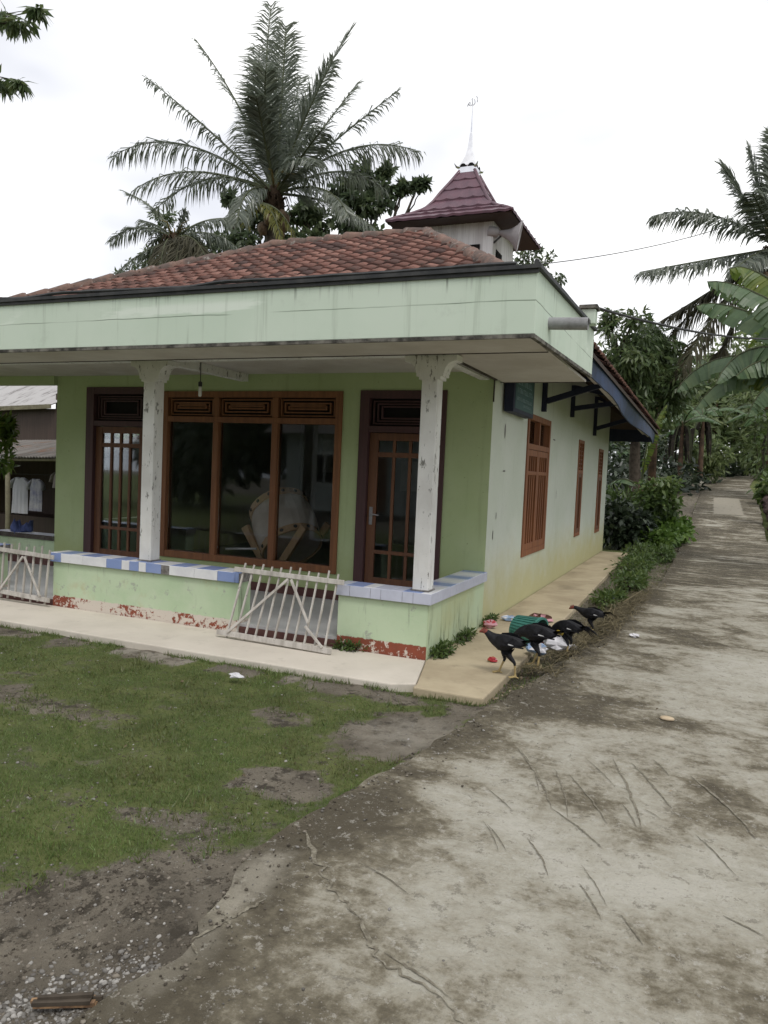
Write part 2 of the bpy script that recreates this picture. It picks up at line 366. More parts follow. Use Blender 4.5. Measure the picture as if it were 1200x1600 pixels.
fs = np.array([(j*nx+i, j*nx+i+1, (j+1)*nx+i+1, (j+1)*nx+i) for j in range(ny-1) for i in range(nx-1)])
ground = mesh_np('ground', vs, fs, m_ground, smooth=True, kind='structure', label='soil and turf of the yard around the green prayer house', cat='ground')
at = ground.data.attributes.new('grass', 'FLOAT', 'POINT'); at.data.foreach_set('value', np.array([grassy(x, y) for y in ys for x in xs], np.float32))
at = ground.data.attributes.new('pale', 'FLOAT', 'POINT'); at.data.foreach_set('value', np.array([(.75*sstep(y, -1.25, -.92)*sstep(-y, .7, .8)*sstep(-x, .3, 1.0)*sstep(fbm(x*1.1, 3, 7)+.2, -.1, .3) if x < .6 else 0)+.5*sstep(.5-math.hypot(x-.45, (y+1.6)), 0, .4) for y in ys for x in xs], np.float32))
# road
g = G('worn_concrete', .9, .25)
big = g.noise(1, 6, .62, g.stretch((.75, 1.1, 1), (0, 0, .25)), .5); mid = g.noise(4.2, 8, .72, None, .3); fin = g.noise(21, 6, .75)
far_ = g.step(g.xyz(1), 2.5, 8)
tv = g.noise(1, 6, .68, g.stretch((.8, 5.5, 1), (0, 0, -.12)), .4)
f = g.math('ADD', g.math('MULTIPLY', big, .48), g.math('ADD', g.math('MULTIPLY', mid, .34), g.math('MULTIPLY', fin, .18)))
f = g.math('SUBTRACT', f, g.math('MULTIPLY', g.attr('dark'), .17))
f = g.math('ADD', f, g.math('MULTIPLY', g.math('SUBTRACT', tv, .5), g.math('ADD', .12, g.math('MULTIPLY', far_, .45))))
c = g.ramp(f, [(.385, (.085, .072, .049, 1)), (.44, (.145, .126, .088, 1)), (.470, (.225, .202, .150, 1)), (.497, (.31, .287, .228, 1)), (.54, (.37, .35, .288, 1)), (.61, (.44, .42, .36, 1))])
c = g.mix(g.math('MULTIPLY', g.step(g.noise(48, 6, .8), .55, .68), .38), c, (.11, .098, .076, 1))
vo = g.voro(70).outputs['Distance']
c = g.mix(g.math('MULTIPLY', g.step(vo, .12, .24, .6, 0), g.step(g.noise(6, 4), .50, .66)), c, (.36, .34, .30, 1))
c = g.mix(g.math('MULTIPLY', g.step(g.noise(11, 8, .8), .56, .60), .55), c, (.12, .106, .08, 1))
c = g.mix(g.math('MULTIPLY', g.step(g.noise(14, 8, .8, g.stretch((1, 1, 1), (0, 0, 1))), .57, .61), .5), c, (.46, .44, .39, 1))
c = g.mix(g.math('MULTIPLY', g.step(g.noise(30, 4, .7), .60, .72), .5), c, (.44, .425, .385, 1))
c = g.mix(g.math('MULTIPLY', g.attr('pale'), g.step(g.noise(7, 6, .7), .32, .52, .25, .85)), c, (.30, .275, .22, 1))
rg = g.math('ADD', g.math('ADD', g.noise(5, 8, .75), g.math('MULTIPLY', fin, .55)), g.math('MULTIPLY', g.noise(1, 5, .7, g.stretch((2, 11, 1), (0, 0, .9))), .5))
m_road = g.color(c).bump(rg, .9, .035).m
m_groove = simple('groove_dirt', (.12, .106, .08, 1), (.25, .23, .18, 1), 40, .95, .1)
ys2 = np.unique(np.concatenate([np.arange(-12, 6, .06), np.arange(6, 28, .12), np.arange(28, 60, .5)]))
NC = 60; vs = []; dark = []; pale = []
for y in ys2:
    a = itp(RLX, y)+.035*fbm(y*2.3, 1.7)+.03*fbm(y*8, .3); b = itp(RRX, y)+.05*fbm(y*1.1, 8)
    for i in range(NC+1):
        x = a+(b-a)*(i/NC); z = itp(RZ, y)+.012*fbm(x*1.1, y*1.1, 2)+.005*fbm(x*5, y*5, 6)
        vs.append((x, y, z))
        ed = sstep(.42-(x-a), 0, .36)*(.75+.5*fbm(x*3, y*3, 8))
        d = .55*ed+.65*sstep(1.0-math.hypot((x-1.5)/1.0, (y+.62)/.55), 0, .6)+.4*sstep(1.0-math.hypot((x-2.3)/.35, (y+1.9)/.5), 0, .7)+.35*sstep(1.0-math.hypot((x-2.3)/1.2, (y-2.4)/.6), 0, .6)+.45*sstep(1-math.hypot((x-.85)/.5, (y+2.9)/.7), 0, .7)+.5*sstep(y, 4, 10)+.35*sstep(-y, 3.6, 4.3)
        d -= .5*sstep(1-math.hypot((x-2.5)/.9, (y-.9)/1.1), 0, .7)+.25*sstep(1-math.hypot((x-1.6)/.8, (y+3.0)/.9), 0, .7)
        dark.append(d)
        pale.append(1.6*sstep(.46-abs(x-2.76-.03*fbm(y*3, 2)), 0, .06)*sstep(y, 20.15, 20.3)*sstep(-y, -25.6, -25.2)+.9*sstep(1-math.hypot((x-.60)/.12, (y+3.58)/.30), 0, .4)+.5*sstep(1-math.hypot((x-.64)/.10, (y+4.05)/.4), 0, .5))
n = NC+1; R = len(ys2); base = len(vs)
fs = [(j*n+i, j*n+i+1, (j+1)*n+i+1, (j+1)*n+i) for j in range(R-1) for i in range(NC)]
for side in (0, NC):                                # the broken edge of the slab
    for j in range(R): x, y, z = vs[j*n+side]; vs += [(x, y, z), (x+(-.02 if side == 0 else .02)+.012*fbm(y*14, 3), y, z-.16)]; dark += [.6, .8]; pale += [0, 0]
for s_, side in enumerate((0, NC)):
    for j in range(R-1):
        q = (base+2*(s_*R+j), base+2*(s_*R+j+1), base+2*(s_*R+j+1)+1, base+2*(s_*R+j)+1); fs.append(q if side == 0 else q[::-1])
nroad = len(fs)
def groove(pts, w):
    for k in range(len(pts)-1):
        (x0, y0), (x1, y1) = pts[k], pts[k+1]; d = V((x1-x0, y1-y0)).normalized(); nn = V((-d.y, d.x))
        w0 = w*(.25+.75*math.sin(PI*k/(len(pts)-1)))/2; w1 = w*(.25+.75*math.sin(PI*(k+1)/(len(pts)-1)))/2
        b = len(vs)
        for (x, y, ww) in ((x0-nn.x*w0, y0-nn.y*w0, 0), (x0+nn.x*w0, y0+nn.y*w0, 0), (x1+nn.x*w1, y1+nn.y*w1, 0), (x1-nn.x*w1, y1-nn.y*w1, 0)):
            vs.append((x, y, itp(RZ, y)+.012*fbm(x*1.1, y*1.1, 2)+.005*fbm(x*5, y*5, 6)+.004)); dark.append(1); pale.append(0)
        fs.append((b, b+3, b+2, b+1))
def road_px(px, py):
    d = fw+rt*((px-600)/CF)-up*((py-800)/CF); k = -CAMP.z/d.z; p = CAMP+d*k; return (p.x, p.y)
gv = [((808, 1168), (862, 1262), .022), ((815, 1172), (842, 1235), .012), ((888, 1210), (948, 1288), .014), ((956, 1188), (1002, 1302), .02), ((985, 1195), (1050, 1265), .016), ((1080, 1215), (1180, 1312), .03), ((862, 1262), (940, 1325), .014),
      ((970, 1430), (1005, 1478), .02), ((1130, 1430), (1195, 1462), .014), ((905, 1380), (940, 1440), .01), ((1085, 1305), (1150, 1370), .01), ((1005, 1265), (1030, 1280), .01), ((600, 1490), (700, 1560), .016), ((560, 1350), (640, 1400), .01), ((760, 1230), (800, 1265), .01), ((1020, 1190), (1045, 1215), .012)]
gv = [(a, b, w_*.62) for a, b, w_ in gv]+[((820+rnd.uniform(-90, 330), 1200+rnd.uniform(-30, 190)), None, rnd.uniform(.004, .008)) for _ in range(7)]
gv = [(a, b or (a[0]+rnd.uniform(20, 55), a[1]+rnd.uniform(35, 80)), w_) for a, b, w_ in gv]
for a, b, w_ in gv:
    A, B = V(road_px(*a)), V(road_px(*b)); K = 14; nn = V((-(B-A).y, (B-A).x))
    ph = rnd.random()*9
    groove([((A+(B-A)*(k/K)+nn*(.03*math.sin(PI*k/K)+.014*fbm(k*.7, ph)))[:]) for k in range(K+1)], w_)
for a, b, w_ in (((478, 1300), (505, 1372), .022), ((505, 1372), (560, 1432), .014), ((560, 1432), (590, 1500), .018), ((590, 1500), (690, 1562), .011), ((690, 1562), (760, 1640), .008), ((300, 1470), (352, 1440), .012), ((352, 1440), (415, 1405), .014), ((350, 1425), (362, 1450), .012), ((300, 1475), (308, 1492), .012)):
    A, B = V(road_px(*a)), V(road_px(*b)); K = 10; nn = V((-(B-A).y, (B-A).x))
    groove([((A+(B-A)*(k/K)+nn*(.12*fbm(k*.8, a[0])))[:]) for k in range(K+1)], w_*1.0)
road = mesh_np('road', vs, fs, [m_road, m_groove], smooth=True, kind='structure', label='worn concrete village road with dark algae patches and scraped grooves', cat='road')
road.data.polygons.foreach_set('material_index', [0]*nroad+[1]*(len(fs)-nroad))
for nm, val in (('dark', dark), ('pale', pale)):
    at = road.data.attributes.new(nm, 'FLOAT', 'POINT'); at.data.foreach_set('value', np.array(val, np.float32))
# walkways
def slabmat(name, a, b, stain):
    g = G(name, .85, .25); c = g.mix(g.step(g.noise(1.4, 5), .35, .7), a, b)
    c = g.mix(g.math('MULTIPLY', g.step(g.noise(5, 7, .7), .54, .74), .55), c, stain)
    c = g.mix(g.math('MULTIPLY', g.step(g.noise(1, 4, .6, g.stretch((1, .55, 1))), .50, .68), g.step(g.xyz(1), 1.0, 4.5)), c, tuple(x*.7 for x in b[:3])+(1,))
    return g.color(c).bump(g.noise(40, 5, .7), .25, .004).m
m_wf = slabmat('pale_screed', (.60, .55, .475, 1), (.52, .475, .405, 1), (.38, .345, .29, 1))
m_ws = slabmat('tan_screed', (.455, .385, .265, 1), (.335, .275, .185, 1), (.235, .195, .135, 1))
def slab(name, poly, z, mat_, lab):
    b = MB(); b.prism(poly, lambda x, y, d: (x, y, d), -.12, z)
    return b.build(name, mat_, bevel=.012, label=lab, cat='walkway', kind='structure')
edge = lambda x: -.815+.012*fbm(x*1.3, 5)+.006*fbm(x*7, 2)
slab('walkway', [(-9, 0)]+[(x, edge(x)) for x in np.arange(-9, .15, .22)]+[(.186, -.71), (.186, -.815), (.186, -.71), (.003, -.005)][:1]+[(.003, -.005)], 0, m_wf, 'pale screed walkway along the porch front')
slab('walkway', [(.008, -.005), (.192, -.71), (.20, -.815), (.742, -.818), (.735, .6), (.72, 2), (.69, 4.5), (.63, 8), (.57, 11.5), (.008, 11.5)], .003, m_ws, 'tan screed walkway along the long side wall')
# ------------------------------------------------------------------ the prayer house
H = thing('prayer_house', 'mint green village prayer house with tiled hip roof, tiled porch parapet and small roof tower', 'building', (-3, 5, 0))
def wall_panel(b, axis, plane, thick, a0, a1, z0, z1, opens, mi=0):
    """wall with openings. axis 'x': runs along x at y=plane (outer), thickness towards +y; axis 'y': runs along y at x=plane, thickness towards -x"""
    A = sorted({a0, a1}|{o[0] for o in opens}|{o[1] for o in opens}); Z = sorted({z0, z1}|{o[2] for o in opens}|{o[3] for o in opens})
    P = (lambda a, d, z: (a, plane+d, z)) if axis == 'x' else (lambda a, d, z: (plane-d, a, z))
    solid = lambda i, j: 0 <= i < len(A)-1 and 0 <= j < len(Z)-1 and not any(o[0] <= (A[i]+A[i+1])/2 <= o[1] and o[2] <= (Z[j]+Z[j+1])/2 <= o[3] for o in opens)
    for i in range(len(A)-1):
        for j in range(len(Z)-1):
            if not solid(i, j): continue
            p, q, r, s = A[i], A[i+1], Z[j], Z[j+1]
            b.quad(P(p, 0, r), P(q, 0, r), P(q, 0, s), P(p, 0, s), mi); b.quad(P(q, thick, r), P(p, thick, r), P(p, thick, s), P(q, thick, s), mi)
            if not solid(i-1, j): b.quad(P(p, thick, r), P(p, 0, r), P(p, 0, s), P(p, thick, s), mi)
            if not solid(i+1, j): b.quad(P(q, 0, r), P(q, thick, r), P(q, thick, s), P(q, 0, s), mi)
            if not solid(i, j-1): b.quad(P(p, thick, r), P(q, thick, r), P(q, 0, r), P(p, 0, r), mi)
            if not solid(i, j+1): b.quad(P(p, 0, s), P(q, 0, s), P(q, thick, s), P(p, thick, s), mi)
MY = 1.75
b = MB(); wall_panel(b, 'x', MY, .15, -6.1, -.002, -.05, 3.0, [(-5.56, -4.46, .05, 2.53), (-4.29, -1.75, .38, 2.475), (-1.53, -.505, .05, 2.485)])
b.build('wall', m_front, H, label='lime green front wall')
b = MB(); wall_panel(b, 'y', 0, .15, MY+.003, 11.7, -.06, 3.36, [(3.42, 4.86, .575, 2.40), (7.5, 8.06, .575, 2.285), (10.15, 10.78, .49, 2.24)])
wall_panel(b, 'y', -5.95, .15, MY+.152, 11.55, -.06, 3.3, [(2.2, 3.7, .7, 2.3)]); b.box(-6.1, -.152, 11.55, 11.7, -.06, 3.3)  # left wall opening is invented, added to let daylight into the room
b.build('wall', m_side, H, label='pale mint side wall with yellow damp at its foot')
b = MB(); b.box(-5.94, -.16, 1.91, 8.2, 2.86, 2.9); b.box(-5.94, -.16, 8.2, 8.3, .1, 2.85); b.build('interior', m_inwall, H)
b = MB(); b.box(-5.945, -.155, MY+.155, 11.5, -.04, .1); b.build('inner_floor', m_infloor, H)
# damp marks and chips on the side wall
for y, z, w_, h_ in ((2.305, 2.10, .05, .17), (5.2, 2.155, .22, .025), (2.0, .95, .03, .12), (2.1, 1.15, .025, .09), (5.6, 1.35, .03, .15), (2.35, 1.65, .14, .02), (4.15, 2.86, .2, .02)):
    n_ = 9; b = MB(); b.add([(.004, y+w_/2*math.cos(2*PI*k/n_)*(.7+.4*rnd.random()), z+h_/2*math.sin(2*PI*k/n_)*(.8+.3*rnd.random())) for k in range(n_)], [tuple(range(n_))]); b.build('plaster_chip', m_grout, H)
# porch floor
b = MB(); b.box(-7.5, -.20, .04, MY-.002, -.04, .082); b.build('porch_floor', m_floor, H)
b = MB(); b.box(-7.5, -.2, .02, .037, -.04, .055); b.box(-5.56+.0, -.205, MY-.018, MY-.003, .083, .185); b.box(-7.2, -6.1, MY-.018, MY-.003, .083, .185); b.build('skirting', m_riser, H)
# parapet + tile cap
PT = .474
def parapet(x0, x1, y0, y1, z1): par = MB(); par.box(x0, x1, y0, y1, -.05, z1); return par.build('porch_parapet', m_par, H)
b = MB(); b.box(-.2, .004, .012, MY-.004, -.05, PT-.001); PRET = b.build('parapet_return', m_parside, H)
CAPM = [m_bluetile, m_whitetile, m_paletile, m_batten, m_grout]
cap = MB(); TZ0, TZ1 = PT+.001, .572
def tiles_x(x0, x1, front, top, y0=-.03, y1=.225, tz0=TZ0, tz1=TZ1):
    cap.box(x0+.004, x1-.004, y0+.006, y1-.006, tz0, tz1-.006, 4)
    x = x0; i = 0
    while x < x1-.01:
        wd, c = front[i % len(front)]; e = min(x+wd, x1)
        if c < 5: cap.box(x+.0015, e-.0015, y0, y0+.006, tz0+.002, tz1-.001, c)
        x = e; i += 1
    x = x0; i = 0
    while x < x1-.01:
        wd, c = top[i % len(top)]; e = min(x+wd, x1)
        cap.box(x+.0015, e-.0015, y0+.0065, y1, tz1-.006, tz1+.001, c); x = e; i += 1
W_, B_, L_ = 1, 0, 2
tiles_x(-4.28, -1.885, [(.16, B_), (.30, W_), (.32, W_), (.20, B_), (.10, W_), (.12, B_), (.09, W_), (.19, B_), (.10, 9), (.30, W_), (.27, W_), (.2, B_)], [(.1, W_), (.2, B_), (.12, W_), (.22, B_), (.1, W_)])
cap.build('tile_cap', CAPM, parapet(-4.25, -1.90, 0, .2, PT), bevel=.002); cap = MB()
tiles_x(-.866, .035, [(.14, L_), (.2, L_), (.1, L_), (.2, L_), (.1, L_), (.2, L_)], [(.1, L_), (.17, B_), (.1, W_), (.17, L_)])
cap.box(.0312, .0352, -.024, .10, TZ0+.002, TZ1-.001, L_); cap.box(.0312, .0352, .103, .224, TZ0+.002, TZ1-.001, L_)
cap.build('tile_cap', CAPM, parapet(-.846, 0, 0, .2, PT), bevel=.002); cap = MB()
tiles_x(-7.5, -5.14, [(.2, W_), (.2, B_)], [(.1, W_), (.2, B_)])
cap.build('tile_cap', CAPM, parapet(-7.5, -5.16, 0, .2, PT), bevel=.002); cap = MB()
tiles_x(-7.25, -6.103, [(.2, 3), (.2, 3)], [(.3, L_), (.35, W_), (.3, L_)], MY-.03, MY+.21, .43, .498)  # dark front row puts the shade under this cap into the tile colour
cap.build('tile_cap', CAPM, parapet(-7.2, -6.103, MY, MY+.18, .43), bevel=.002); cap = MB()
y = .226; i = 0; cap.box(-.225, .029, .23, MY-.004, TZ0, TZ1-.006, 4)
while y < MY-.02:
    e = min(y+(.2, .1)[i % 2]*.92, MY-.005); cap.box(-.225, .0285, y+.0015, e-.0015, TZ1-.006, TZ1+.001, (L_ if i % 2 else B_) if i % 4 else W_); cap.box(.029, .035, y+.0015, e-.0015, TZ0+.002, TZ1-.001, L_); y = e; i += 1
cap.build('tile_cap', CAPM, PRET, bevel=.002)
# pillars
for cx, tag_ in ((-.10, 'white pillar nearest the road, speckled with black mould'), (-3.085, 'white pillar beside the maroon left door')):
    b = MB(); b.box(cx-.072, cx+.072, .062, .206, TZ1+.001, 2.42); p = b.build('pillar', m_pillar, H, bevel=.008, label=tag_)
    prof = [(.072, 2.385), (.098, 2.385), (.098, 2.412), (.122, 2.412), (.122, 2.44)]
    for k in range(9):
        a_ = PI/2*k/8; prof.append((.128+.108*(1-math.cos(a_)), 2.44+.10*math.sin(a_)))
    prof += [(.236, 2.592)]
    poly = [(cx+x, z) for x, z in prof]+[(cx-x, z) for x, z in prof[::-1]]
    b = MB(); b.prism(poly, lambda x, z, d: (x, d, z), .056, .212); b.build('capital', m_pillar, p, bevel=.004)
    b = MB(); b.box(cx-.085, cx+.085, .05, .218, TZ1+.0005, TZ1+.014); b.build('pillar_foot', m_grout, p, bevel=.004)
# canopy
FX, FY, FZ0, FZ1 = .95, -.745, 2.592, 3.035
zb = lambda y: 0.03*(y-FY)
can = MB()
can.box(-8.2, FX, FY, FY+.05, FZ0, FZ1)
can.prism([(FY+.0505, FZ0), (2.03, FZ0+zb(2.03)), (2.03, FZ1+zb(2.03)), (FY+.0505, FZ1)], lambda y, z, d: (d, y, z), FX-.05, FX)
F_ = can.build('canopy_fascia', m_fascia, H, bevel=.004)
b = MB(); b.box(-8.2, FX+.003, FY-.004, FY+.02, FZ0-.028, FZ0-.001)
b.prism([(FY+.0205, FZ0-.028), (2.033, FZ0-.028+zb(2.03)), (2.033, FZ0-.001+zb(2.03)), (FY+.0205, FZ0-.001)], lambda y, z, d: (d, y, z), FX-.03, FX+.003); b.build('lower_edge', m_edge, F_)
b = MB(); b.box(-8.2, FX+.03, FY-.03, FY+.08, FZ1+.001, FZ1+.028)
b.prism([(FY+.081, FZ1+.001), (2.05, FZ1+.001+zb(2.03)), (2.05, FZ1+.03+zb(2.03)), (FY+.081, FZ1+.028)], lambda y, z, d: (d, y, z), FX-.08, FX+.03)
b.box(-8.2, FX+.012, FY-.014, FY-.0005, FZ1-.028, FZ1); b.build('rain_gutter', m_gutter, F_)
# uneven lip of mortar above the gutter
b = MB(); b.tube([(x, FY-.012+.01*fbm(x*3, 1), FZ1+.042+.018*fbm(x*1.1, 3)) for x in np.arange(-8.2, .9, .12)], .016, 6); b.tube([(FX-.01, y, FZ1+.045+zb(y)+.012*fbm(y*2, 3)) for y in np.arange(FY, 2.0, .12)], .02, 6); b.build('gutter_lip', m_gutter, F_)
sof = MB()
sof.box(-8.2, FX-.052, FY+.052, .012, FZ0-.002, FZ0+.02); sof.box(.035, FX-.052, .03, 2.02, FZ0+.006, FZ0+.03)
sof.box(-8.2, -.06, .22, MY-.003, 2.68, 2.70); sof.build('soffit', m_soffit, H)
b = MB(); b.box(-8.2, FX-.052, .0125, .0285, FZ0-.008, FZ0+.09); b.box(.008, .034, .0287, MY, FZ0-.006, FZ0+.02); b.build('soffit_batten', m_batten, H)
b = MB(); b.box(.002, FX-.06, 1.995, 2.018, FZ0+.0005, FZ0+.0055); b.build('soffit_batten', m_batten, H)
b = MB(); b.box(.008, .022, 1.70, 1.715, 2.36, FZ0-.007); b.build('hanging_strip', m_batten, H)
for cx in (-.10, -3.085): b = MB(); b.box(cx-.05, cx+.05, .213, MY-.002, 2.592, 2.679); b.build('ceiling_beam', m_pillar, H)
b = MB(); b.box(-8.2, -.2, .03, .212, 2.594, 2.70); b.build('ceiling_beam', m_pillar, H)
b = MB(); b.box(-8.2, -6.102, MY-.06, MY+.06, 2.56, 2.678); b.build('ceiling_beam', m_front, H)
b = MB(); b.box(-8.3, FX-.1, FY+.1, 1.6, FZ0+.125, FZ0+.17); b.build('canopy_slab', m_edge, H)
b = MB(); b.box(.885, 1.02, 1.55, 1.70, FZ1+.07, 3.245); pp = b.build('parapet_post', m_fascia, H, bevel=.004); b = MB(); b.box(.865, 1.04, 1.53, 1.72, 3.246, 3.285); b.build('post_cap', m_edge, pp, bevel=.006)
M4 = Matrix.Translation((FX-.02, -.26, 2.755)) @ Matrix.Rotation(PI/2+.04, 4, 'Y')
b = MB(); b.lathe([(.046, 0), (.046, .31), (.041, .31), (.041, 0)], M4, 20); b.build('drain_pipe', m_pvc, H, smooth=False)
# ---- openings
def pane_box(b, x0, x1, y, z0, z1): b.box(x0, x1, y, y+.005, z0, z1)
fr_ = MB(); X0, X1, Z0, Z1, fy0, fy1 = -4.29, -1.75, .38, 2.475, MY-.025, MY+.085
fr_.box(X0, X0+.085, fy0, fy1, Z0, Z1); fr_.box(X1-.085, X1, fy0, fy1, Z0, Z1)
fr_.box(X0+.0855, X1-.0855, fy0+.002, fy1, Z0, Z0+.085); fr_.box(X0+.0855, X1-.0855, fy0+.002, fy1, Z1-.075, Z1); fr_.box(X0+.0855, X1-.0855, fy0+.004, fy1, 2.095, 2.165)
mul = (-3.475, -2.635)
for mx_ in mul: fr_.box(mx_-.04, mx_+.04, fy0+.006, fy1, Z0+.0855, 2.0945); fr_.box(mx_-.04, mx_+.04, fy0+.006, fy1, 2.1655, Z1-.0755)
FW = fr_.build('front_window', m_frame, H, bevel=.004)
cells = [(X0+.086, mul[0]-.041), (mul[0]+.041, mul[1]-.041), (mul[1]+.041, X1-.086)]
for a, c in cells:
    b = MB(); pane_box(b, a, c, MY+.04, Z0+.086, 2.094); b.build('pane', m_glass, FW)
    b = MB()
    for k in range(3):                      # nested frames, then slats
        i_ = .018+.052*k; b.box(a+i_, a+i_+.02, MY+.01, MY+.05, 2.168+i_*.75, Z1-.078-i_*.75); b.box(c-i_-.02, c-i_, MY+.01, MY+.05, 2.168+i_*.75, Z1-.078-i_*.75)
        b.box(a+i_+.0205, c-i_-.0205, MY+.012, MY+.05, 2.168+i_*.75, 2.168+i_*.75+.016); b.box(a+i_+.0205, c-i_-.0205, MY+.012, MY+.05, Z1-.078-i_*.75-.016, Z1-.078-i_*.75)
    b.box(a+.14, c-.14, MY+.013, MY+.05, 2.265, 2.28); b.box(a+.14, c-.14, MY+.013, MY+.05, 2.31, 2.325); b.build('vent_grille', m_frame, FW)
    b = MB(); b.box(a, c, MY+.055, MY+.06, 2.166, Z1-.076); b.build('vent_back', m_dark, FW)
def door(x0, x1, z1, jw, lx0, lx1, cols, handle_x, lab):
    zd = .085; b = MB(); y0, y1 = MY-.02, MY+.11
    b.box(x0, x0+jw, y0, y1, zd, z1); b.box(x1-jw, x1, y0, y1, zd, z1); b.box(x0+jw+.0005, x1-jw-.0005, y0+.002, y1, z1-.09, z1); b.box(x0+jw+.0005, x1-jw-.0005, y0+.003, y1, 2.02, 2.09)
    D = b.build('door', m_jamb, H, bevel=.004, label=lab)
    b = MB(); b.box(x0+jw, x1-jw, MY+.075, MY+.08, 2.09, z1-.09); b.build('transom_back', m_dark, D)
    b = MB(); a, c = x0+jw+.03, x1-jw-.03; zz0, zz1 = 2.11, z1-.11
    for k in range(3):
        i_ = .05*k; b.box(a+i_, a+i_+.018, MY+.03, MY+.06, zz0+i_*.6, zz1-i_*.6); b.box(c-i_-.018, c-i_, MY+.03, MY+.06, zz0+i_*.6, zz1-i_*.6)
        b.box(a+i_+.0185, c-i_-.0185, MY+.032, MY+.06, zz0+i_*.6, zz0+i_*.6+.016); b.box(a+i_+.0185, c-i_-.0185, MY+.032, MY+.06, zz1-i_*.6-.016, zz1-i_*.6)
    b.build('transom_grille', m_jamb, D)
    b = MB(); ly0, ly1 = MY+.03, MY+.072; st = .105
    b.box(lx0, lx0+st, ly0, ly1, zd+.01, 2.015); b.box(lx1-st, lx1, ly0, ly1, zd+.01, 2.015)
    for za, zb_ in ((zd+.01, .385), (.655, .695), (1.745, 1.80), (1.93, 2.015)): b.box(lx0+st+.0005, lx1-st-.0005, ly0+.003, ly1, za, zb_)
    iw = (lx1-lx0-2*st)/cols
    for k in range(1, cols):
        xm = lx0+st+iw*k
        for za, zb_ in ((.3855, .6545), (.6955, 1.7445), (1.8005, 1.9295)): b.box(xm-.017, xm+.017, ly0+.006, ly1, za, zb_)
    Lf = b.build('door_leaf', m_doorw, D, bevel=.003)
    b = MB(); pane_box(b, lx0+st, lx1-st, MY+.05, .385, 1.93); b.build('pane', m_glass, D)
    if handle_x:
        b = MB(); b.box(handle_x-.02, handle_x+.02, ly0-.008, ly0-.001, .98, 1.18); b.tube([(handle_x, ly0-.008, 1.10), (handle_x, ly0-.045, 1.10), (handle_x+.11, ly0-.045, 1.095)], .009, 8); b.build('handle', m_pvc, D, bevel=.002)
door(-1.53, -.505, 2.485, .115, -1.412, -.625, 3, -1.36, 'maroon framed door behind the right pillar')
door(-5.56, -4.46, 2.53, .13, -5.427, -4.592, 4, 0, 'dark maroon framed door behind the left pillar')
def side_frame(y0, y1, z0, z1, w_, lab, fn):
    b = MB(); xo, xi = .018, -.09
    b.box(xi, xo, y0, y0+w_, z0, z1); b.box(xi, xo, y1-w_, y1, z0, z1); b.box(xi, xo-.002, y0+w_+.0005, y1-w_-.0005, z0, z0+w_); b.box(xi, xo-.002, y0+w_+.0005, y1-w_-.0005, z1-w_, z1)
    S = b.build('side_window', m_shut, H, bevel=.004, label=lab)
    b = MB(); b.box(-.092, -.085, y0+w_, y1-w_, z0+w_, z1-w_); b.build('dark_backing', m_dark, S)
    fn(S, y0+w_+.001, y1-w_-.001, z0+w_+.001, z1-w_-.001); return S
def f1(S, y0, y1, z0, z1):
    zt = 1.985; ym = (y0+y1)/2; b = MB(); b.box(-.06, .016, y0, y1, zt-.035, zt+.035); b.box(-.06, .014, ym-.03, ym+.03, zt+.036, z1); b.build('transom_bar', m_shut, S)
    for a, c in ((y0, ym-.002), (ym+.002, y1)):
        b = MB(); st = .07; zz1 = zt-.04
        b.box(-.05, .010, a, a+st, z0, zz1); b.box(-.05, .010, c-st, c, z0, zz1)
        for za, zc in ((z0, z0+.08), (1.62, 1.67), (zz1-.08, zz1)): b.box(-.05, .008, a+st+.0005, c-st-.0005, za, zc)
        for k in range(1, 4):
            ymid = a+st+(c-a-2*st)*k/4; b.box(-.03, .006, ymid-.02, ymid+.02, z0+.081, 1.6195); b.box(-.03, .006, ymid-.014, ymid+.014, 1.6705, zz1-.081)
        b.build('shutter', m_shut, S, bevel=.003)
    b = MB(); b.box(-.07, -.066, y0, y1, zt+.036, z1); b.build('pane', m_glass, S)
def f2(S, y0, y1, z0, z1):
    zt = z1-.50; b = MB(); b.box(-.06, .016, y0, y1, zt-.03, zt+.03); b.box(-.06, .012, (y0+y1)/2-.02, (y0+y1)/2+.02, zt+.031, z1); b.build('transom_bar', m_shut, S)
    b = MB()
    for k in range(6): zc = zt+.06+k*.075; b.bar((-.02, y0, zc), (-.02, y1, zc), .055, .014, (-.5, 0, 1))
    b.build('vent_slats', m_shut, S)
    b = MB(); st = .055; b.box(-.05, .008, y0, y0+st, z0, zt-.031); b.box(-.05, .008, y1-st, y1, z0, zt-.031); b.box(-.05, .006, y0+st+.0005, y1-st-.0005, z0, z0+.07); b.box(-.05, .006, y0+st+.0005, y1-st-.0005, zt-.10, zt-.031); b.box(-.05, -.02, y0+st+.0005, y1-st-.0005, z0+.071, zt-.101); b.build('shutter', m_doorw, S, bevel=.003)
side_frame(3.42, 4.86, .575, 2.40, .075, 'wide shuttered side window with glazed transom', f1)
side_frame(7.50, 8.06, .575, 2.285, .06, 'narrow side window with slatted vent', f2)
side_frame(10.15, 10.78, .49, 2.24, .06, 'narrow side window nearest the back corner', f2)
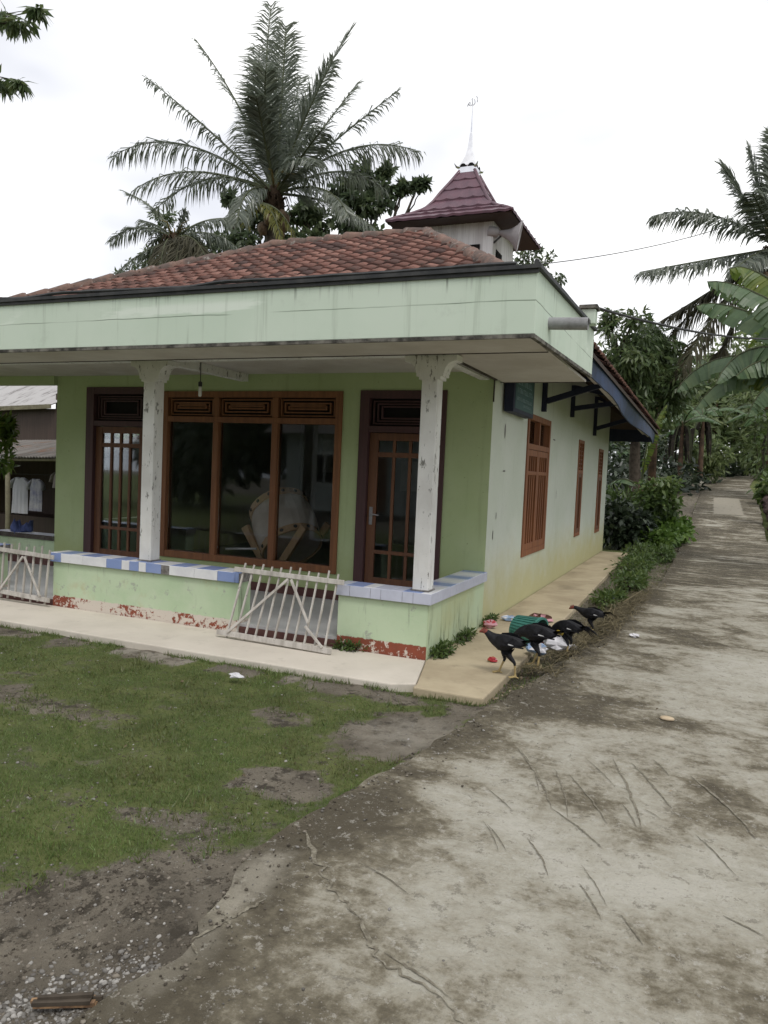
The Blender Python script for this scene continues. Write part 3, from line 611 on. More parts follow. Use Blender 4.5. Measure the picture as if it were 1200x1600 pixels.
# ---- roof
EZ, RZT = 2.955, 4.965; EX0, EX1, RX0, RX1 = -8.25, 1.0, -4.31, -1.78; EYF, EYB, RYF, RYB = .2, 12.3, 4.2, 9.5
def eavedrop(y): return .10-.285*max(0, (y-.2)/12.1)
ev = lambda x, y: V((x, y, EZ+(eavedrop(y) if x > 0 else 0)))
Ecor = [ev(EX0, EYF), ev(.87, EYF), ev(EX1, EYB), ev(EX0, EYB)]; Rcor = [V((RX0, RYF, RZT)), V((RX1, RYF, RZT)), V((RX1, RYB, RZT)), V((RX0, RYB, RZT))]
dk = MB(); dn = V((0, 0, -.035)); dn2 = V((0, 0, -.085))
for i in range(4):
    j = (i+1) % 4; dk.quad(Ecor[i]+dn, Ecor[j]+dn, Rcor[j]+dn, Rcor[i]+dn); dk.quad(Ecor[j]+dn2, Ecor[i]+dn2, Rcor[i]+dn2, Rcor[j]+dn2); dk.quad(Ecor[i]+dn2, Ecor[j]+dn2, Ecor[j]+dn, Ecor[i]+dn)
dk.quad(*[p+dn for p in Rcor])
ROOF = dk.build('roof', m_darkwood, H)
def tiled(name, e0, e1, r0_, r1_, tw=.20, ex=.228):
    """interlocking clay tiles on the slope e0-e1 (eave) to r0-r1 (ridge)"""
    eu = (e1-e0).normalized(); nrm = eu.cross(r0_-e0).normalized(); evv = nrm.cross(eu).normalized(); 
    hgt = (r0_-e0).dot(evv); W0 = (e1-e0).length; u0_ = (r0_-e0).dot(eu); u1_ = (r1_-e0).dot(eu)
    S = 6; prof = [.0, .016, .026, .022, .010, .0, .0]; verts = []; faces = []; var = []
    R = int(hgt/ex)+1
    for r in range(R):
        v0 = r*ex-.03; v1 = min((r+1)*ex, hgt); vm = (v0+v1)/2
        lo, hi = u0_*max(0, vm)/hgt, W0+(u1_-W0)*max(0, vm)/hgt
        nc = int(W0/tw)
        for c_ in range(-1, nc+1):
            ua = c_*tw+(.5*tw if r % 2 else 0)*0; ub = ua+tw
            if ub < lo+.05 or ua > hi-.05: continue
            jr = rnd.random(); dz = .006*(rnd.random()-.5); tl = .010*(rnd.random()-.5)
            bI = len(verts)
            for (vv, lift) in ((v0, .030), (v1, .006)):
                for k in range(S+1):
                    uu = ua+tw*k/S*1.0; uu = min(max(uu, lo-.02), hi+.02)
                    cv = .030*abs(2*k/S-1)**2 if vv == v0 else 0
                    verts.append(e0+eu*uu+evv*(vv+cv+tl)+nrm*(lift+prof[k]+dz))
            for k in range(S+1):
                verts.append(verts[bI+k]-nrm*.024+evv*.004)
            vr = min(1, max(0, jr*.9+.18*fbm(ua*1.5, v0*1.5, 3)))
            for k in range(S):
                faces.append((bI+k, bI+k+1, bI+S+1+k+1, bI+S+1+k)); var.append(vr)
                faces.append((bI+2*(S+1)+k, bI+2*(S+1)+k+1, bI+k+1, bI+k)); var.append(vr*.7)
    return mesh_np(name, [tuple(p) for p in verts], faces, m_tile, var, parent=ROOF)
tiled('roof_tiles', Ecor[0], Ecor[1], Rcor[0], Rcor[1]); tiled('roof_tiles', Ecor[1], Ecor[2], Rcor[1], Rcor[2])
tiled('roof_tiles', Ecor[2], Ecor[3], Rcor[2], Rcor[3]); tiled('roof_tiles', Ecor[3], Ecor[0], Rcor[3], Rcor[0])
def ridge(name, p, q, r=.118):
    b = MB(); L = (q-p).length; n_ = max(2, int(L/.30)); d = (q-p)/n_
    for k in range(n_):
        a, c = p+d*k, p+d*(k+1.12); jit = V((0, .012*fbm(k*1.7, 3, 1), .02*fbm(k*2.1, 1, p.x)))
        b.tube([a+jit, a+(c-a)*.12+jit, a+(c-a)*.88+jit, c+jit], [r*1.0, r*1.10, r*.86, r*.80], 12, var=rnd.random())
    return b.build(name, m_ridge, ROOF, smooth=True)
up5 = V((0, 0, -.01))
ridge('ridge_tiles', Rcor[0]+up5, Rcor[1]+up5); 
for i in (0, 1): ridge('hip_tiles', Rcor[i]+up5, Rcor[i].lerp(Ecor[i], .86), .10)
for i in (2, 3): ridge('hip_tiles', Rcor[i]+up5, Rcor[i].lerp(Ecor[i], .97), .095)
ridge('ridge_tiles', Rcor[1]+up5, Rcor[2]+up5); ridge('ridge_tiles', Rcor[3]+up5, Rcor[0]+up5); ridge('ridge_tiles', Rcor[2]+up5, Rcor[3]+up5)
# eave board along the side, bulging like warped sheet, and an added dark board for the eave shadow at the back
b = MB(); ysb = np.arange(2.06, 12.25, .25); 
for k in range(len(ysb)-1):
    q = []
    for y in (ysb[k], ysb[k+1]):
        z1 = EZ+eavedrop(y)-.02; hh = .23+.06*sstep(y, 2, 6)+.02*fbm(y*.8, 2); xx = .87+.13*(y-.2)/12.1; x1 = xx-.03; x0_ = xx-.05-.05*math.sin(y*1.1)*sstep(y, 2, 4)
        q.append([(x1, y, z1), (x0_, y, z1-hh), (x0_-.02, y, z1-hh), (x1-.02, y, z1)])
    A, B = q; 
    for i in range(4): j = (i+1) % 4; b.quad(A[i], A[j], B[j], B[i])
b.build('eave_board', m_navy, H, smooth=True)
b = MB(); b.box(-8.1, .93, 12.2, 12.225, 2.50, 2.80); b.build('eave_board', m_navyd, H)  # added dark board stands in for the shadow under the rear eave
for y in np.arange(2.3, 12.2, .55):
    b = MB(); b.bar((.82, y, EZ+eavedrop(y)-.13), (.02, y, EZ+eavedrop(y)-.13+.585), .05, .07); b.build('rafter', m_darkwood, H)
b = MB(); b.bar((.70, 2.06, 2.90), (.70, 12.15, 2.68), .05, .03); b.bar((.80, 2.06, 2.83), (.80, 12.15, 2.62), .03, .02); b.build('eave_batten', m_soffit, H)
for y, z0_, z1_, ztip in ((4.22, 2.48, 2.93, 2.86), (6.48, 2.59, 3.10, 2.84), (9.15, 2.45, 3.2, 2.83)):
    b = MB(); b.box(.002, .062, y-.035, y+.035, z0_, z1_); b.bar((.063, y, z0_+.14), (.84, y, ztip), .055, .075); b.bar((.063, y, z1_-.03), (.84, y, ztip+.05), .05, .06); b.build('eave_bracket', m_navyd, H)
# ---- tower
TXc, TYc = -1.885, 6.40; hw = .65
b = MB(); b.box(TXc-hw, TXc+hw, TYc-hw, TYc+hw, 4.6, 5.72)
for k in range(-6, 7): b.box(TXc+k*.1-.012, TXc+k*.1+.012, TYc-hw-.008, TYc-hw-.0005, 4.9, 5.6)
TW = b.build('roof_tower', m_towerwall, H)
b = MB(); b.box(-1.86, -1.44, TYc-hw-.02, TYc-hw-.009, 4.7, 5.24); b.build('tower_window', m_dark, TW)
b = MB(); b.box(TXc+hw+.001, TXc+hw+.012, TYc-.45, TYc-.1, 4.7, 5.2); b.build('tower_window', m_dark, TW)
prof = [(1.035, 5.60), (.90, 5.69), (.72, 5.79), (.56, 5.90), (.45, 6.05), (.36, 6.22), (.24, 6.42), (.13, 6.62)]
rows = [(1.035, 5.60), (.84, 5.725), (.62, 5.85), (.45, 6.05), (.33, 6.26), (.22, 6.45), (.13, 6.62)]
b = MB()
for side in range(4):
    ca, sa = [(1, 0), (0, 1), (-1, 0), (0, -1)][side]
    def pt(r, z, u, out=0): x, y = u*r, -(r+out); return V((TXc+x*ca-y*sa, TYc+x*sa+y*ca, z))
    for k in range(len(rows)-1):
        (ra, za), (rb, zb_) = rows[k], rows[k+1]; S = 20; nt = max(1, int(2*ra/.21)); st = .030 if k < 4 else .018
        for i in range(S):
            ua, uc = 2*i/S-1, 2*(i+1)/S-1; sca = lambda u: -.022*abs(math.sin(PI*(u+1)/2*nt))+.011
            a, c = pt(ra, za+st+sca(ua), ua, .012), pt(ra, za+st+sca(uc), uc, .012); d_, e_ = pt(rb, zb_+.002, uc), pt(rb, zb_+.002, ua)
            b.quad(a, c, d_, e_); b.quad(pt(ra, za-.006+sca(ua), ua, .004), pt(ra, za-.006+sca(uc), uc, .004), c, a)
TR = b.build('tower_roof', m_metalroof, TW)
b = MB(); b.add([(TXc+x*1.02, TYc+y*1.02, 5.585) for x, y in ((-1, -1), (1, -1), (1, 1), (-1, 1))]+[(TXc+x*.5, TYc+y*.5, 5.86) for x, y in ((-1, -1), (1, -1), (1, 1), (-1, 1))], ((3, 2, 1, 0), (0, 1, 5, 4), (1, 2, 6, 5), (2, 3, 7, 6), (3, 0, 4, 7))); b.build('tower_eave', m_darkwood, TW)
b = MB()
for sx, sy in ((-1, -1), (1, -1), (1, 1), (-1, 1)): b.tube([(TXc+sx*r, TYc+sy*r, z+.012) for r, z in prof], [.03]*len(prof), 6)
b.build('tower_hip', m_metalroof, TW, smooth=True)
b = MB(); n4 = lambda r, z: [(TXc+sx*r, TYc+sy*r, z) for sx, sy in ((-1, -1), (1, -1), (1, 1), (-1, 1))]
def loft4(b, pr):
    for k in range(len(pr)-1):
        A, B = n4(*pr[k]), n4(*pr[k+1])
        for i in range(4): j = (i+1) % 4; b.quad(A[i], A[j], B[j], B[i])
loft4(b, [(.135, 6.58), (.15, 6.60), (.15, 6.69), (.13, 6.69)])
loft4(b, [(.13, 6.70), (.145, 6.72), (.105, 6.80), (.065, 6.90), (.043, 7.02), (.028, 7.16), (.018, 7.28), (.011, 7.30), (.009, 7.45), (.004, 7.72)])
for sx, sy in ((-1, -1), (1, -1), (1, 1), (-1, 1)):      # upturned leaf tips at the collar
    p = V((TXc+sx*.13, TYc+sy*.13, 6.69)); b.tube([p, p+V((sx*.045, sy*.045, .005)), p+V((sx*.075, sy*.075, .05))], [.03, .02, .004], 6)
FN = b.build('finial', m_steel, TW)
b = MB()
for sx, sy in ((0, -1), (1, 0), (0, 1), (-1, 0)):
    ax = V((sy, -sx, 0)) if True else 0
    for s_ in (-.07, .07):
        pts = []
        for k in range(9):
            a_ = PI*k/8; pts.append(V((TXc, TYc, 6.693))+V((sx, sy, 0))*.152+ax*(s_+.055*math.cos(a_))+V((0, 0, .055*math.sin(a_))))
        b.add(pts, [tuple(range(9))])
b.build('collar_arch', m_dark, TW)
# the calligraphic emblem on the spire
b = MB(); ez = lambda x, y: (TXc-.02+(x-450)*.00118, TYc, 7.80-(y-215)*.00118)
for st_ in ([(516, 146), (533, 170), (535, 200), (531, 228)], [(487, 184), (497, 205), (500, 235), (488, 255), (470, 262), (457, 256)], [(452, 176), (462, 205), (463, 240), (450, 262), (432, 266), (422, 258)], [(388, 268), (402, 240), (414, 220), (426, 214), (430, 235), (420, 256), (406, 250), (410, 232)], [(456, 172), (466, 172)]):
    b.tube([ez(*p) for p in st_], .0055, 6)
b.tube([(TXc, TYc, 7.70), (TXc, TYc, 7.745)], .003, 6)
b.build('emblem', m_pvc, TW)
# ------------------------------------------------------------------ things on and around the house
m_bulb = simple('lamp_glass', (.70, .70, .68, 1), (.6, .6, .58, 1), 5, .3, .5, 0, 0)
m_blackp = simple('black_plastic', (.02, .02, .02, 1), (.04, .04, .04, 1), 5, .5, .4, 0, 0)
m_cable = simple('cable_sheath', (.03, .03, .032, 1), (.05, .05, .05, 1), 5, .7, .3, 0, 0)
t = thing('pendant_lamp', 'tube bulb hanging on a wire under the porch ceiling', 'lamp', (-3.02, .8, 2.31))
b = MB(); b.tube([(-3.02, .8, 2.68), (-3.018, .8, 2.47)], .005, 6); b.build('wire', m_cable, t)
b = MB(); b.lathe([(.012, 2.475), (.022, 2.465), (.022, 2.425), (.017, 2.42)], Matrix.Translation((-3.02, .8, 0)), 12, caps=True); b.build('socket', m_blackp, t)
b = MB(); b.lathe([(.015, 2.419), (.019, 2.40), (.019, 2.325), (.012, 2.312), (.002, 2.31)], Matrix.Translation((-3.02, .8, 0)), 12, caps=True); b.build('bulb', m_bulb, t, smooth=True)
# sign board hung beside the wall
m_sign = simple('teal_sign_paint', (.045, .105, .10, 1), (.035, .085, .085, 1), 3, .6, .4, 0, .02)
m_signtx = simple('sign_lettering', (.25, .33, .33, 1), (.19, .27, .27, 1), 9, .7, .3, 0, 0)
t = thing('sign_board', 'dark teal hanging sign board with faded pale lettering beside the side wall', 'sign', (.07, 2.64, 2.30))
b = MB(); b.box(.02, .125, 2.13, 3.14, 2.30, 2.80); b.build('frame', m_navyd, t, bevel=.006)
b = MB(); b.box(.1255, .130, 2.19, 3.08, 2.345, 2.775); b.build('panel', m_sign, t)
b = MB(); rr = random.Random(3)
for z, h, y0, y1 in ((2.705, .035, 2.34, 2.72), (2.615, .06, 2.26, 2.98), (2.525, .055, 2.27, 2.99), (2.44, .038, 2.25, 3.00), (2.385, .028, 2.55, 2.98)):
    y = y0                                  # worn, no longer legible rows of letters
    while y < y1:
        w_ = h*(.45+.35*rr.random()); k = rr.random()
        b.box(.1303, .1325, y, y+h*.16, z, z+h)
        if k < .6: b.box(.1303, .1325, y+h*.165, y+w_, z+h*(.0 if k < .3 else .8), z+h*(.2 if k < .3 else 1))
        if k > .4: b.box(.1303, .1325, y+w_+.0005, y+w_+h*.16, z, z+h*(.6 if k < .7 else 1))
        y += w_+h*.36+(h*.5 if rr.random() < .15 else 0)
b.build('lettering', m_signtx, t)
b = MB(); b.box(.03, .05, 2.3, 2.32, 2.80, 2.90); b.box(.03, .05, 2.95, 2.97, 2.80, 2.90); b.build('hanger', m_navyd, t)
# loudspeaker
t = thing('loudspeaker', 'grey horn loudspeaker mounted under the tower eave', 'loudspeaker', (-1.15, 5.75, 5.3))
hd = V((.90, .22, -.16)).normalized(); hp = V((-1.10, 5.80, 5.40)); q = hd.to_track_quat('Z', 'Y').to_matrix().to_4x4(); M4 = Matrix.Translation(hp) @ q @ Matrix.Scale(1.2, 4)
b = MB(); b.lathe([(.03, -.05), (.04, 0), (.075, .10), (.13, .17), (.195, .22), (.205, .232), (.19, .225), (.12, .165), (.06, .09), (.03, .02)], M4, 28); b.build('horn', m_horn, t, smooth=True)
b = MB(); b.lathe([(.0, -.20), (.06, -.19), (.066, -.15), (.066, -.06), (.03, -.045)], M4, 18); b.build('driver', m_horn, t, smooth=True)
b = MB(); b.bar((-1.235, 5.80, 5.26), (-1.12, 5.80, 5.36), .03, .02); b.build('bracket', m_blackp, t)
# cables
def sag(p, q, s, n=24): p, q = V(p), V(q); return [p.lerp(q, k/n)+V((0, 0, -s*4*(k/n)*(1-k/n))) for k in range(n+1)]
b = MB(); b.tube(sag((-1.2, 6.3, 5.0), far(1230, 318, 19), .25), .008, 5); b.build('overhead_cable', m_cable, label='thin overhead wire rising from the tower towards the right palms', cat='cable')
b = MB(); b.tube(sag((.95, 1.62, 3.29), far(1230, 528, 14), .12), .014, 6); b.build('overhead_cable', m_cable, label='thick black cable running from the parapet post past the banana leaves', cat='cable')
# bamboo gates
def bamboo(name): 
    g = G(name, .8, .25); f = g.noise(1, 6, .65, g.stretch((14, 14, 2.5)))
    c = g.mix(g.step(f, .35, .7), (.54, .51, .47, 1), (.34, .315, .28, 1)); c = g.mix(g.step(g.noise(20, 4), .64, .74), c, (.15, .135, .11, 1)); return g.color(c).bump(f, .3, .004).m
m_bam = bamboo('grey_bamboo')
def gate(name, label, TL, TR, BL, BR, n, upx, dnx, braces):
    t = thing(name, label, 'gate', tuple((V(BL)+V(BR))/2), 'bamboo gates across the porch openings')
    TL, TR, BL, BR = map(V, (TL, TR, BL, BR)); out = V((0, -1, .1)).normalized()
    b = MB(); b.bar(TL-(TR-TL).normalized()*.06+out*.022, TR+(TR-TL).normalized()*.05+out*.022, .02, .045, out.cross(TR-TL)); b.build('rail', m_bam, t, bevel=.004)
    b = MB(); b.bar(BL-(BR-BL).normalized()*.07+out*.022, BR+(BR-BL).normalized()*.05+out*.022, .02, .05, out.cross(BR-BL)); b.build('rail', m_bam, t, bevel=.004)
    for k in range(n):
        f = (k+.3)/(n-.4); a, c = BL.lerp(BR, f), TL.lerp(TR, f); d = (c-a).normalized()
        p, q = a-d*(dnx*(.7+.6*rnd.random())), c+d*(upx*(.75+.5*rnd.random())); j = V((.012*(rnd.random()-.5), 0, 0))
        b = MB(); m_ = p.lerp(q, .5)+V((.008*(rnd.random()-.5), 0, 0)); b.tube([p+j, m_, q], [.0145, .0155, .013], 7, flat=.62); b.build('slat', m_bam, t)
    for (fa, ga, fb, gb) in braces:
        p = BL.lerp(BR, fa).lerp(TL.lerp(TR, fa), ga)+out*.045; q = BL.lerp(BR, fb).lerp(TL.lerp(TR, fb), gb)+out*.045
        b = MB(); b.bar(p, q, .024, .016, out); b.build('brace', m_bam, t, bevel=.004)
gate('bamboo_gate', 'grey bamboo gate leaning between the two low parapet walls in front of the middle window', (-1.83, -.075, .615), (-.80, -.075, .60), (-1.88, -.24, .045), (-.80, -.27, .03), 11, .075, .03, [(.05, .02, .52, .95), (.55, .95, .80, .35), (.78, .30, .97, .04)])
gate('bamboo_gate', 'grey bamboo gate across the far left porch opening at the photo edge', (-5.15, -.075, .56), (-4.20, -.075, .53), (-5.15, -.10, .11), (-4.22, -.10, .075), 9, .085, .05, [(.3, .05, .62, .92), (.64, .92, .93, .06)])
# ---- drum behind the glass
m_hide = simple('drum_shell', (.66, .60, .54, 1), (.52, .46, .40, 1), 3, .7, .3); m_lw = wood('light_wood', (.62, .42, .25, 1), (.48, .31, .18, 1))
t = thing('drum', 'big barrel drum tilted on a wooden stand behind the middle window', 'drum', (-2.95, 2.5, .1))
M4 = Matrix.Translation((-2.90, 2.52, .80)) @ V((.50, -.35, -.62)).normalized().to_track_quat('Z', 'Y').to_matrix().to_4x4()
b = MB(); b.lathe([(.0, -.33), (.36, -.33), (.40, -.2), (.42, 0), (.40, .2), (.37, .33), (0, .33)], M4, 28); b.build('barrel', m_hide, t, smooth=False)
for z in (-.30, .30):
    b = MB(); b.lathe([(.375, z-.05), (.395, z-.05), (.398, z+.05), (.378, z+.05)], M4, 28); b.build('rim', m_lw, t)
b = MB()
for z in (-.30, .30):
    for k in range(14):
        a_ = 2*PI*k/14; p = M4 @ V((.40*math.cos(a_), .40*math.sin(a_), z)); b.lathe([(0, .012), (.022, .008), (.026, 0)], Matrix.Translation(p) @ (p-(M4 @ V((0, 0, z)))).to_track_quat('Z', 'Y').to_matrix().to_4x4(), 8)
b.build('peg', m_blackp, t)
for p, q in (((-3.32, 2.22, .80), (-2.90, 2.30, .10)), ((-2.44, 2.20, .86), (-2.96, 2.27, .10)), ((-3.32, 2.85, .80), (-2.90, 2.80, .10)), ((-2.44, 2.85, .86), (-2.96, 2.78, .10))):
    b = MB(); b.bar(p, q, .09, .075, (0, 1, 0)); b.build('stand_leg', m_lw, t, bevel=.004)
b = MB(); b.bar((-2.92, 2.25, .16), (-2.92, 2.85, .16), .05, .06); b.build('stand_bar', m_lw, t)
b = MB(); b.tube([(-3.43, 1.965, .52), (-2.99, 1.985, .555)], .014, 10); b.build('white_rod', m_whitetile, label='thin white rod lying behind the middle window pane', cat='rod')
b = MB(); b.box(-3.6, -3.2, 8.188, 8.197, 1.2, 1.8); b.box(-5.4, -4.7, 8.188, 8.197, 1.5, 2.3); b.build('reflection_panel', m_bulb, label='pale panels on the inner back wall standing in for reflections in the left window pane', cat='reflection')  # pale boxes put the window reflections into the room as colour
# ---- left end of the porch
m_bluecl = simple('blue_cloth', (.10, .13, .30, 1), (.06, .08, .2, 1), 6, .9, .2); m_greenp = simple('green_pole_paint', (.05, .26, .18, 1), (.04, .2, .14, 1), 6, .5, .4)
b = MB(); pr = [(0, .0), (.14, .0), (.16, .03), (.11, .07), (.05, .095), (0, .10)]; b.lathe(pr, Matrix.Translation((-6.85, 1.86, .50)), 14)
b.v = [(x+.03*fbm(x*9, z*9, 1), y+.03*fbm(y*9, z*9, 4), z*(1+.35*fbm(x*7, y*7, 3)) if z > .52 else z) for x, y, z in b.v]
b.build('cloth_bundle', m_bluecl, smooth=True, label='crumpled blue cloth lying on the left tiled wall top', cat='cloth')
t = thing('broom', 'thin green pole with dark tip standing at the left wall corner', 'broom', (-6.15, 1.93, .5))
b = MB(); b.tube([(-6.125, 1.85, .50), (-6.12, 1.85, .79)], .013, 8); b.build('handle', m_greenp, t); b = MB(); b.tube([(-6.12, 1.85, .79), (-6.118, 1.85, .85)], [.02, .024], 8); b.build('tip', m_blackp, t)
# ---- tin-roofed shed to the left
g = G('weathered_tin', .75, .3)
st = g.noise(1, 6, .65, g.stretch((3, .6, .6))); c = g.mix(g.step(st, .35, .68), (.19, .175, .16, 1), (.10, .09, .08, 1)); c = g.mix(g.step(g.noise(2, 5, .7), .55, .7), c, (.16, .09, .06, 1)); m_tin = g.color(c).m
g = G('fibre_cement_roof', .9, .2)
st = g.noise(1, 7, .72, g.stretch((5, .5, .5))); c = g.mix(g.step(st, .50, .66), (.42, .41, .405, 1), (.16, .15, .145, 1)); m_fib = g.color(c).m
def corrug(p00, p10, p11, p01, pitch, amp, name, mat_, parent):
    p00, p10, p11, p01 = map(V, (p00, p10, p11, p01)); n_ = int((p10-p00).length/pitch)*6; nn = (p10-p00).cross(p01-p00).normalized(); b = MB(); vs = []
    for k in range(n_+1):
        f = k/n_; o = nn*(amp*math.sin(2*PI*k/6)); vs += [p00.lerp(p10, f)+o, p01.lerp(p11, f)+o]
    vs2 = [v-nn*.008 for v in vs]; m0 = len(vs)
    b.add(vs+vs2, [(2*k, 2*k+2, 2*k+3, 2*k+1) for k in range(n_)]+[(m0+2*k+1, m0+2*k+3, m0+2*k+2, m0+2*k) for k in range(n_)]+[(2*k, m0+2*k, m0+2*k+2, 2*k+2) for k in range(n_)]); return b.build(name, mat_, parent)
m_bamp = simple('bamboo_post', (.20, .185, .12, 1), (.13, .115, .075, 1), 8, .7, .3)
t = thing('shed', 'dark open shed under a rusty corrugated tin roof left of the house', 'shed', (-10.5, 5.5, -.85))
corrug((-13, 4.2, 1.44), (-7.9, 4.2, 1.60), (-7.9, 6.2, 2.02), (-13, 6.2, 1.87), .075, .014, 'roof', m_tin, t)
for x, y in ((-10.03, 4.32), (-8.3, 4.35), (-12.4, 4.3)): b = MB(); b.tube([(x, y, -.95), (x+.03, y, .3), (x, y, 1.48)], .045, 10); b.build('post', m_bamp, t, smooth=True)
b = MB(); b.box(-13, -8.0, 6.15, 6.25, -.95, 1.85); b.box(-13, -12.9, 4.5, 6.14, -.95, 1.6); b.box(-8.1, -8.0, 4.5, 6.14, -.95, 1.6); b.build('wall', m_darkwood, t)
b = MB(); b.tube([(-13, 4.27, 1.40), (-7.95, 4.27, 1.55)], .03, 8); b.build('beam', m_bamp, t)
b = MB(); b.box(-11.6, -8.9, 5.3, 6.0, -.95, .35); b.build('bench', m_darkwood, t)
t = thing('grey_roofed_house', 'house with pale weathered corrugated roof behind the dark shed', 'building', (-15, 9, -.85))
corrug((-20, 7.4, 2.50), (-12.3, 7.4, 2.80), (-11.3, 11, 4.35), (-20, 11, 4.2), .18, .022, 'roof', m_fib, t)
b = MB(); b.box(-14.2, -10.2, 7.6, 7.75, -.9, 2.72); b.box(-12.5, -12.35, 7.76, 11, -.9, 3.1); b.build('wall', m_darkwood, t)
b = MB(); b.bar((-20, 7.38, 2.46), (-12.25, 7.38, 2.76), .03, .1); b.build('fascia_board', m_bamp, t)
b = MB(); b.tube([(-12.8, 4.75, 1.17), (-8.1, 4.75, 1.25)], .007, 6); b.build('clothes_line', m_cable, label='thin line strung inside the dark shed carrying laundry', cat='clothesline')
def garment(x, z, w_, h, mat_, label, slv=.12, rot=0):
    """a shirt hung on the line: body with folds, two sleeves and a neck opening"""
    b = MB(); NX, NZ = 14, 12; vs = []
    for s_ in (-1, 1):
        for j in range(NZ+1):
            f = j/NZ; ww = w_*(.86+.14*f if f > .25 else .55+.31*f/.25)
            for i in range(NX+1):
                u = 2*i/NX-1; vs.append((x+u*ww/2, 4.74+s_*(.028*(1-u*u)**.5+.004)+.02*math.sin(i*1.9+f*2)*f, z-h*f-(.03*(1-abs(u)*2) if abs(u) < .5 and j == 0 else 0)))
    n_ = (NX+1)*(NZ+1); fs = []
    for s_ in (0, 1):
        for j in range(NZ):
            for i in range(NX):
                a = s_*n_+j*(NX+1)+i; q = (a, a+1, a+NX+2, a+NX+1); fs.append(q if s_ == 0 else q[::-1])
    b.add(vs, fs)
    for s_ in (-1, 1):
        b.tube([(x+s_*w_*.28, 4.74, z-.03), (x+s_*w_*.47, 4.74, z-.09), (x+s_*w_*.56, 4.74, z-.09-slv)], [.045, .06, .065], 8, flat=.5)
    return b.build('shirt', mat_, smooth=True, label=label, cat='shirt', group='laundry in the dark shed')
m_sh1 = wallpaint('white_blue_cotton', (.55, .55, .58, 1), (.46, .47, .52, 1), (.16, .18, .33, 1), (.5, .5, .55, 1), -1, -.5, .6); m_sh2 = simple('pale_cotton', (.46, .46, .48, 1), (.22, .23, .33, 1), 4, .9, .1); m_sh3 = simple('grey_pink_cotton', (.30, .27, .265, 1), (.24, .22, .22, 1), 4, .9, .1)
garment(-10.18, 1.15, .44, .70, m_sh1, 'white and blue shirt hanging leftmost in the dark shed'); garment(-9.76, 1.14, .34, .62, m_sh2, 'pale shirt with navy shoulder hanging second in the dark shed'); garment(-9.13, 1.31, .42, .32, m_sh3, 'dim greyish shirt hanging beside the green wall edge')
# ---- litter on the side walkway
def crumple(name, label, cat, loc, size, mats, seed, flat=.45):
    b = MB(); r_ = random.Random(seed); n_, m_ = 9, 6; vs = []
    for j in range(m_+1):
        for i in range(n_):
            th, ph = 2*PI*i/n_, PI*j/m_; k = .65+.6*r_.random(); vs.append((loc[0]+size*k*math.sin(ph)*math.cos(th), loc[1]+size*.7*k*math.sin(ph)*math.sin(th), loc[2]+max(0, size*flat*(.9+k*math.cos(ph)))))
    for j in range(m_):
        for i in range(n_): b.add([vs[j*n_+i], vs[j*n_+(i+1) % n_], vs[(j+1)*n_+(i+1) % n_], vs[(j+1)*n_+i]], ((0, 1, 2, 3),), r_.choice(range(len(mats))))
    return b.build(name, mats, label=label, cat=cat)
P = lambda n, c, r=.5: simple(n, c, tuple(x*.75 for x in c[:3])+(1,), 12, r, .4, 0, 0)
m_red, m_yel, m_pink, m_wh, m_sky, m_brn = P('red_foil', (.40, .03, .04, 1)), P('yellow_foil', (.55, .40, .05, 1)), P('pink_foil', (.55, .28, .32, 1)), P('white_film', (.68, .67, .70, 1)), P('blue_foil', (.30, .42, .62, 1)), P('dark_foil', (.10, .045, .03, 1))
Z_ = .006
crumple('wrapper', 'red and yellow snack wrapper lying in front of the first hen', 'wrapper', (.52, .25, Z_), .045, [m_red, m_red, m_yel, m_pink], 2, .5)
crumple('wrapper', 'pink crumpled wrapper at the foot of the side wall', 'wrapper', (.12, 1.62, Z_), .075, [m_pink, m_pink, m_red], 5, .6)
crumple('wrapper', 'small blue wrapper on the side walkway behind the basket', 'wrapper', (.22, 2.15, Z_), .10, [m_sky, m_wh], 8, .3)
crumple('wrapper', 'dark brown torn wrapper on the side walkway beyond the basket', 'wrapper', (.50, 2.35, Z_), .14, [m_brn, m_brn, m_pink], 11, .3)
crumple('plastic_bag', 'white and lilac plastic bag between the second hen and the basket', 'bag', (.80, .72, Z_), .10, [m_wh, m_wh, m_sky], 14, .6)
crumple('plastic_bag', 'white plastic bag behind the legs of the second hen', 'bag', (.92, 1.0, Z_), .12, [m_wh], 17, .6)
crumple('plastic_cup', 'yellow plastic scrap between the two black hens', 'scrap', (.90, 1.50, Z_+.02), .09, [m_yel, m_yel, m_wh], 20, .7)
crumple('wrapper', 'white wrapper on the verge beside the road edge', 'wrapper', (1.02, 1.25, -.03), .06, [m_wh], 22, .5)
crumple('wrapper', 'pale wrapper among dry leaves behind the farthest hen', 'wrapper', (1.0, 4.55, -.03), .10, [m_wh, m_sky], 24, .4)
crumple('plastic_bag', 'white scrap lying on the lawn near the pale walkway', 'scrap', (-1.07, -1.24, -.02), .06, [m_wh], 26, .3)
crumple('wrapper', 'green and white wrapper on the lawn at the left photo edge', 'wrapper', (-3.75, -1.28, -.02), .06, [m_wh, m_greenp], 28, .3)
crumple('wrapper', 'white wrapper on the road under the straw heap', 'wrapper', (1.52, 2.1, .0), .05, [m_wh], 31, .4)
